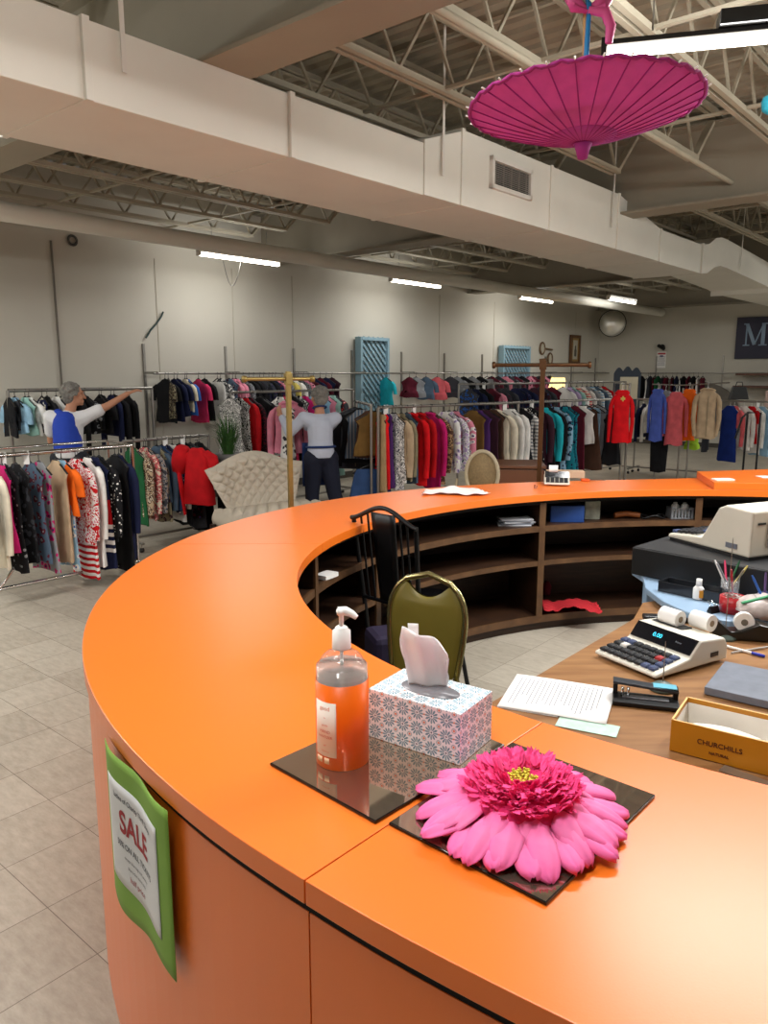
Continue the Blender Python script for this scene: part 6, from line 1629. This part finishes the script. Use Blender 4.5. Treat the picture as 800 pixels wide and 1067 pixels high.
# blue stand with till
c0 = atz(668, 601, .84)
t = thing('blue_stand', (c0.x, c0.y, 0), 0, 'pale blue curved stand carrying the cash drawer on the desk', 'stand')
M_pb = mat('powder_blue', '#8ca6bf', .35, var=.02)
q = [atz(x, y, .84) - c0 for x, y in ((670, 601), (672, 612), (690, 626), (712, 636), (735, 644), (760, 647), (812, 649))]
poly = [(p.x, p.y) for p in q] + [(q[-1].x + .35, q[-1].y + .25), (1.15, .55), (.25, .45), (.0, .12)]
ar = sum(poly[i][0] * poly[(i + 1) % len(poly)][1] - poly[(i + 1) % len(poly)][0] * poly[i][1] for i in range(len(poly)))
if ar < 0: poly = poly[::-1]
MB().prism(poly, .815, .84).build('stand_top', M_pb, t, bevel=.004)
for (x, y) in ((.045, .03), (.75, .45), (.2, .38)): MB().box((x, y, (.815) / 2), (.035, .05, .815)).build('leg', M_pb, t, bevel=.004)
# black cash drawer
k0 = atz(657, 598, .841); k1 = atz(745, 616, .841); e_ = k1 - k0; rzk = atan2(e_.y, e_.x); hK = aty(657, 570, k0.y).z - .841
t = thing('till_box', (k0.x, k0.y, .841), rzk, 'wide black cash drawer under the beige register', 'till box')
Wk, Dk = .62, .42
MB().box((Wk / 2, Dk / 2, hK / 2), (Wk, Dk, hK)).build('drawer_case', mat('drawer_black', '#17181a', .45, var=.05), t, bevel=.004)
MB().box((Wk / 2, Dk / 2, hK + .001), (Wk - .01, Dk - .01, .002)).build('top_plate', mat('drawer_grey_top', '#2e2f31', .4), t)
MB().box((-.002, Dk / 2, hK * .5), (.004, Dk * .92, hK * .8)).build('drawer_front', mat('drawer_black', '#17181a', .45), t, bevel=.001)
MB().lathe([(0, 0), (.012, 0), (.012, .004), (0, .004)], seg=14).move(M=Matrix.Rotation(-pi / 2, 3, 'Y'), loc=(-.004, Dk / 2, hK * .6)).build('lock', M_chrome, t)
# register
zR = .841 + hK + .003
r0 = atz(695, 562, zR); r1 = atz(780, 585, zR)
e_ = r1 - r0; rzr = atan2(e_.y, e_.x); Lr_ = .40; Wr_ = .34
t = thing('cash_register', (r0.x, r0.y, zR), rzr, 'beige electronic cash register standing on the black drawer', 'cash register')
M_reg = mat('register_beige', '#d6d0c0', .5, var=.02)
hR = aty(776, 532, r1.y).z - zR
sL = e_.length
prof = [(0, .012), (0.005, .03), (sL * .44, .05), (sL * .62, hR * .92), (sL * .70, hR), (sL, hR * .97), (sL, .012)]
b = MB(); b.ring_loft([[Vector((x, y, z)) for x, z in prof] for y in (0, Wr_)], smooth=False); b.build('case', M_reg, t, bevel=.008)
MB().box((sL / 2, Wr_ / 2, .006), (sL * .96, Wr_ * .96, .012)).build('plinth', M_black, t)
# sloped black display
x0_, z0_, x1_, z1_ = sL * .452, .062, sL * .61, hR * .88
nv = Vector((-(z1_ - z0_), 0, (x1_ - x0_))).normalized() * .006
b = MB(); v = [Vector((x0_, .02, z0_)), Vector((x0_, Wr_ - .02, z0_)), Vector((x1_, Wr_ - .02, z1_)), Vector((x1_, .02, z1_))]
b.add([p + nv for p in v] + [p - nv for p in v], [(0, 1, 2, 3), (7, 6, 5, 4), (0, 4, 5, 1), (1, 5, 6, 2), (2, 6, 7, 3), (3, 7, 4, 0)]); b.build('display_panel', M_black, t)
for r in range(5):
    for c_ in range(6):
        x = sL * .05 + r * sL * .068; z = .031 + (x - .005) / (sL * .4) * .024
        MB().box((x, .035 + c_ * .048, z + .006), (sL * .05, .038, .012)).build('key', M_key if (r + c_) % 5 else M_keyb, t, bevel=.002)
MB().box((sL * .80, -.003, .045), (.055, .003, .02)).build('rating_plate', mat('plate_grey', '#6b6f7a', .4), t)
MB().box((sL + .003, Wr_ / 2, hR * .5), (.004, Wr_ * .5, hR * .5)).build('vent_panel', mat('vent_grey', '#8f8b80', .6), t)
MB().box((sL + .003, .05, hR * .72), (.003, .04, .008)).build('maker_badge', M_black, t)
# black cable behind
# things on the blue stand
zs = .841
c = atz(722, 620, zs); t = thing('desk_tray', (c.x, c.y, zs), rzk, 'black open letter tray under the edge of the cash drawer', 'tray')
b = MB(); b.box((0, 0, .003), (.24, .08, .006)); b.build('tray_floor', M_black, t)
for s in (-1, 1): MB().box((0, s * .04, .02), (.24, .005, .04)).build('tray_side', mat('smoked_plastic', '#26282c', .15), t, bevel=.001)
MB().box((-.12, 0, .02), (.006, .08, .04)).build('tray_end', mat('smoked_plastic', '#26282c', .15), t)
c = atz(727, 624, zs); t = thing('glue_bottle', (c.x, c.y, zs + .001), 0, 'small white glue bottle with orange label on the blue stand', 'bottle')
k_ = c.y / 806 * 1.05
MB().lathe([(0, 0), (5.2 * k_, 0), (5.4 * k_, .003), (5.4 * k_, 11 * k_), (3 * k_, 14 * k_), (0, 14 * k_)], seg=20).build('bottle_body', M_white, t)
MB().lathe([(0, 14 * k_), (3.0 * k_, 14 * k_), (2.8 * k_, 21 * k_), (0, 21 * k_)], seg=16).build('cap', M_white, t)
MB().box((.6 * k_, -5.5 * k_, 6 * k_), (4.2 * k_, .002, 8 * k_)).build('label', mat('label_amber', '#e09a2c', .5), t)
# pen pots
def pen_pot(c, r, h, m, label, pens, seed, Mp=None):
    t = thing('pen_pot', c, 0, label, 'pen pot')
    MB().lathe([(0, 0), (r, 0), (r, h), (r - .002, h), (r - .002, .003), (0, .003)], seg=22).build('pot', m, t)
    rnd = random.Random(seed)
    for k, (col, nm) in enumerate(pens):
        a = 2 * pi * k / len(pens); b0_ = Vector((r * .45 * cos(a + 2), r * .45 * sin(a + 2), .006)); d = Vector((r * .8 * cos(a), r * .8 * sin(a), h)) - b0_; d.normalize()
        L_ = rnd.uniform(.13, .16)
        o = MB().tube([b0_, b0_ + d * L_ * .9, b0_ + d * L_], [.004, .004, .0025], 8).build('pen', mat('pen_' + col, HX.get(col, '#888888'), .4, var=0))
        o.location = c; tag(o, nm, 'pen')
    return t
c = atz(763, 625, zs)
pen_pot(c + Vector((0, .03, .001)), .033, .07, see_through('clear_pot', '#f4f6f8', .85), 'clear pot full of pens behind the red tin',
        [('yellow', 'yellow pencil in the clear pen pot'), ('green', 'green pen in the clear pen pot'), ('rose', 'pink-red marker in the clear pen pot'), ('white', 'white pen in the clear pen pot'), ('grey', 'grey pen in the clear pen pot'), ('red', 'dark red pen in the clear pen pot'), ('khaki', 'tan pencil in the clear pen pot')], 3)
c = atz(797, 645, zs)
pen_pot(c + Vector((.02, .03, .001)), .035, .08, mat('blue_pot', '#2c3f66', .3), 'dark blue pot of markers at the right edge', [('white', 'white marker in the dark blue pot'), ('purple', 'purple marker in the dark blue pot'), ('blue', 'blue marker in the dark blue pot'), ('red', 'red marker in the dark blue pot')], 5)
c = atz(768, 641, zs); t = thing('red_tin', (c.x, c.y + .04, zs + .001), 0, 'open red tin of paper clips on the blue stand', 'tin')
rt = 14 * c.y / 806; MB().lathe([(0, 0), (rt, 0), (rt, rt * 1.25), (rt - .002, rt * 1.25), (rt - .002, .003), (0, .003)], seg=26).build('tin_body', mat('tin_red', '#a81820', .35), t)
b = MB(); rnd = random.Random(8)
for k in range(40): 
    a = rnd.uniform(0, 6.28); r_ = rt * .8 * sqrt(rnd.random()); z = rt * 1.1 + rnd.uniform(0, .012); d = Vector((rnd.uniform(-1, 1), rnd.uniform(-1, 1), rnd.uniform(-.3, .3))).normalized() * .012
    p = Vector((r_ * cos(a) * .8, r_ * sin(a) * .8, z)); b.tube([p - d, p + d], .0012, 4)
b.build('paper_clips', M_rack, t)['kind'] = 'stuff'
c = atz(743, 638, zs); t = thing('binder_clip', (c.x, c.y, zs + .001), .4, 'large metal binder clip on the blue stand', 'binder clip')
MB().ring_loft([[(-.02, -.012, 0), (-.02, .012, 0), (-.02, .002, .022), (-.02, -.002, .022)], [(.02, -.012, 0), (.02, .012, 0), (.02, .002, .022), (.02, -.002, .022)]], smooth=False).build('clip_body', M_blackmetal, t)
for s in (-1, 1): MB().tube([(-.008, s * .002, .02), (-.008, s * .02, .036), (.008, s * .02, .036), (.008, s * .002, .02)], .0012, 5).build('wire_arm', M_chrome, t)
c = atz(737, 622, zs); 
# plastic bag with green band
c = atz(792, 648, zs); t = thing('plastic_bag', (c.x + .03, c.y + .04, zs + .001), 0, 'crinkled clear plastic bag with a green band at the right edge', 'bag')
b = MB(); rnd = random.Random(12)
rings = []
for k in range(9):
    f = k / 8.0; r_ = (.075 * sin(pi * (.12 + .8 * f)) ** .6)
    rings.append([Vector((r_ * 1.25 * cos(2 * pi * q_ / 24) * (1 + rnd.uniform(-.12, .12)), r_ * sin(2 * pi * q_ / 24) * (1 + rnd.uniform(-.12, .12)), .004 + f * .075 + rnd.uniform(-.004, .004))) for q_ in range(24)])
b.ring_loft(rings); b.build('bag_skin', mat('crinkled_plastic', '#e6d8d2', .15, var=.2, vs=30, trans=.35, ior=1.3), t)
MB().tube([(-.09, -.02, .06), (0, -.03, .088), (.09, -.02, .09)], .010, 6, flat=.4).build('green_band', mat('band_green', '#2f8f5a', .4), t)
# tape dispenser
c = atz(770, 665, ZD2); t = thing('tape_dispenser', (c.x, c.y, ZD2 + .001), radians(-12), 'black desk tape dispenser with white tape roll', 'tape dispenser')
k_ = c.y / 806 * 1.06; Lt = 55 * k_
pl = [(-Lt / 2, 0), (Lt / 2, 0), (Lt / 2 + .002, .05), (Lt * .3, .058), (-.0, .032), (-Lt * .2, .028), (-Lt * .42, .062), (-Lt / 2 - .012, .074), (-Lt / 2 - .008, .05)]
MB().prism(pl, -.03, .03, M=Matrix.Rotation(pi / 2, 3, 'X')).build('dispenser_body', mat('soft_black', '#17150f', .35, var=0), t, bevel=.005)
b = MB(); b.tube([(.01, -.010, .058), (.01, .010, .058)], .032, 24); b.build('tape_roll', M_white, t)
MB().tube([(.01, -.0115, .058), (.01, .0115, .058)], .011, 20).build('roll_hub', mat('hub_grey', '#6e6a60', .5), t)
MB().box((-Lt / 2 - .012, 0, .074), (.006, .03, .004)).build('cutter', M_chrome, t)
# phone/remote and pens on the desk
c = atz(692, 647, ZD2); T(MB().box((0, 0, .011), (.15, .045, .02)), 'remote_control', mat('remote_black', '#141318', .4), 'black remote control lying under the blue stand edge', 'remote control', loc=(c.x, c.y, ZD2), rot=(0, 0, radians(-8)), bevel=.006)
pA, pB = atz(752, 672, ZD2 + .005), atz(797, 684, ZD2 + .005)
t = thing('ballpoint_pen', pA, 0, 'white and blue ballpoint pen on the desk beside the adding machine', 'pen')
d = pB - pA; MB().tube([(0, 0, 0), d * .7], .0045, 8).build('barrel', M_white, t); MB().tube([d * .7, d * .98, d], [.005, .005, .002], 8).build('pen_cap', mat('pen_cap_blue', '#2434b0', .4), t)
pA, pB = atz(762, 680, ZD2 + .004), atz(800, 674, ZD2 + .004)
T(MB().tube([pA, pB], .003, 6), 'grey_straw', mat('thin_grey', '#a9a8a6', .4), 'thin grey rod lying across the blue pen', 'rod')
c = atz(790, 822, ZD_) 
a_, b_ = atz(752, 800, ZD2 + .002), atz(800, 818, ZD2 + .002)
T(MB().bar(a_, b_, .03, .003), 'metal_ruler', mat('ruler_steel', '#b4b0a6', .3, .8), 'steel ruler between the cigar box and the orange counter', 'ruler')
for o in COL.objects:
    if o.type == 'EMPTY' and o.get('label') and len(o['label'].replace('-', ' ').split()) > 16: print('LONG', o['label'])
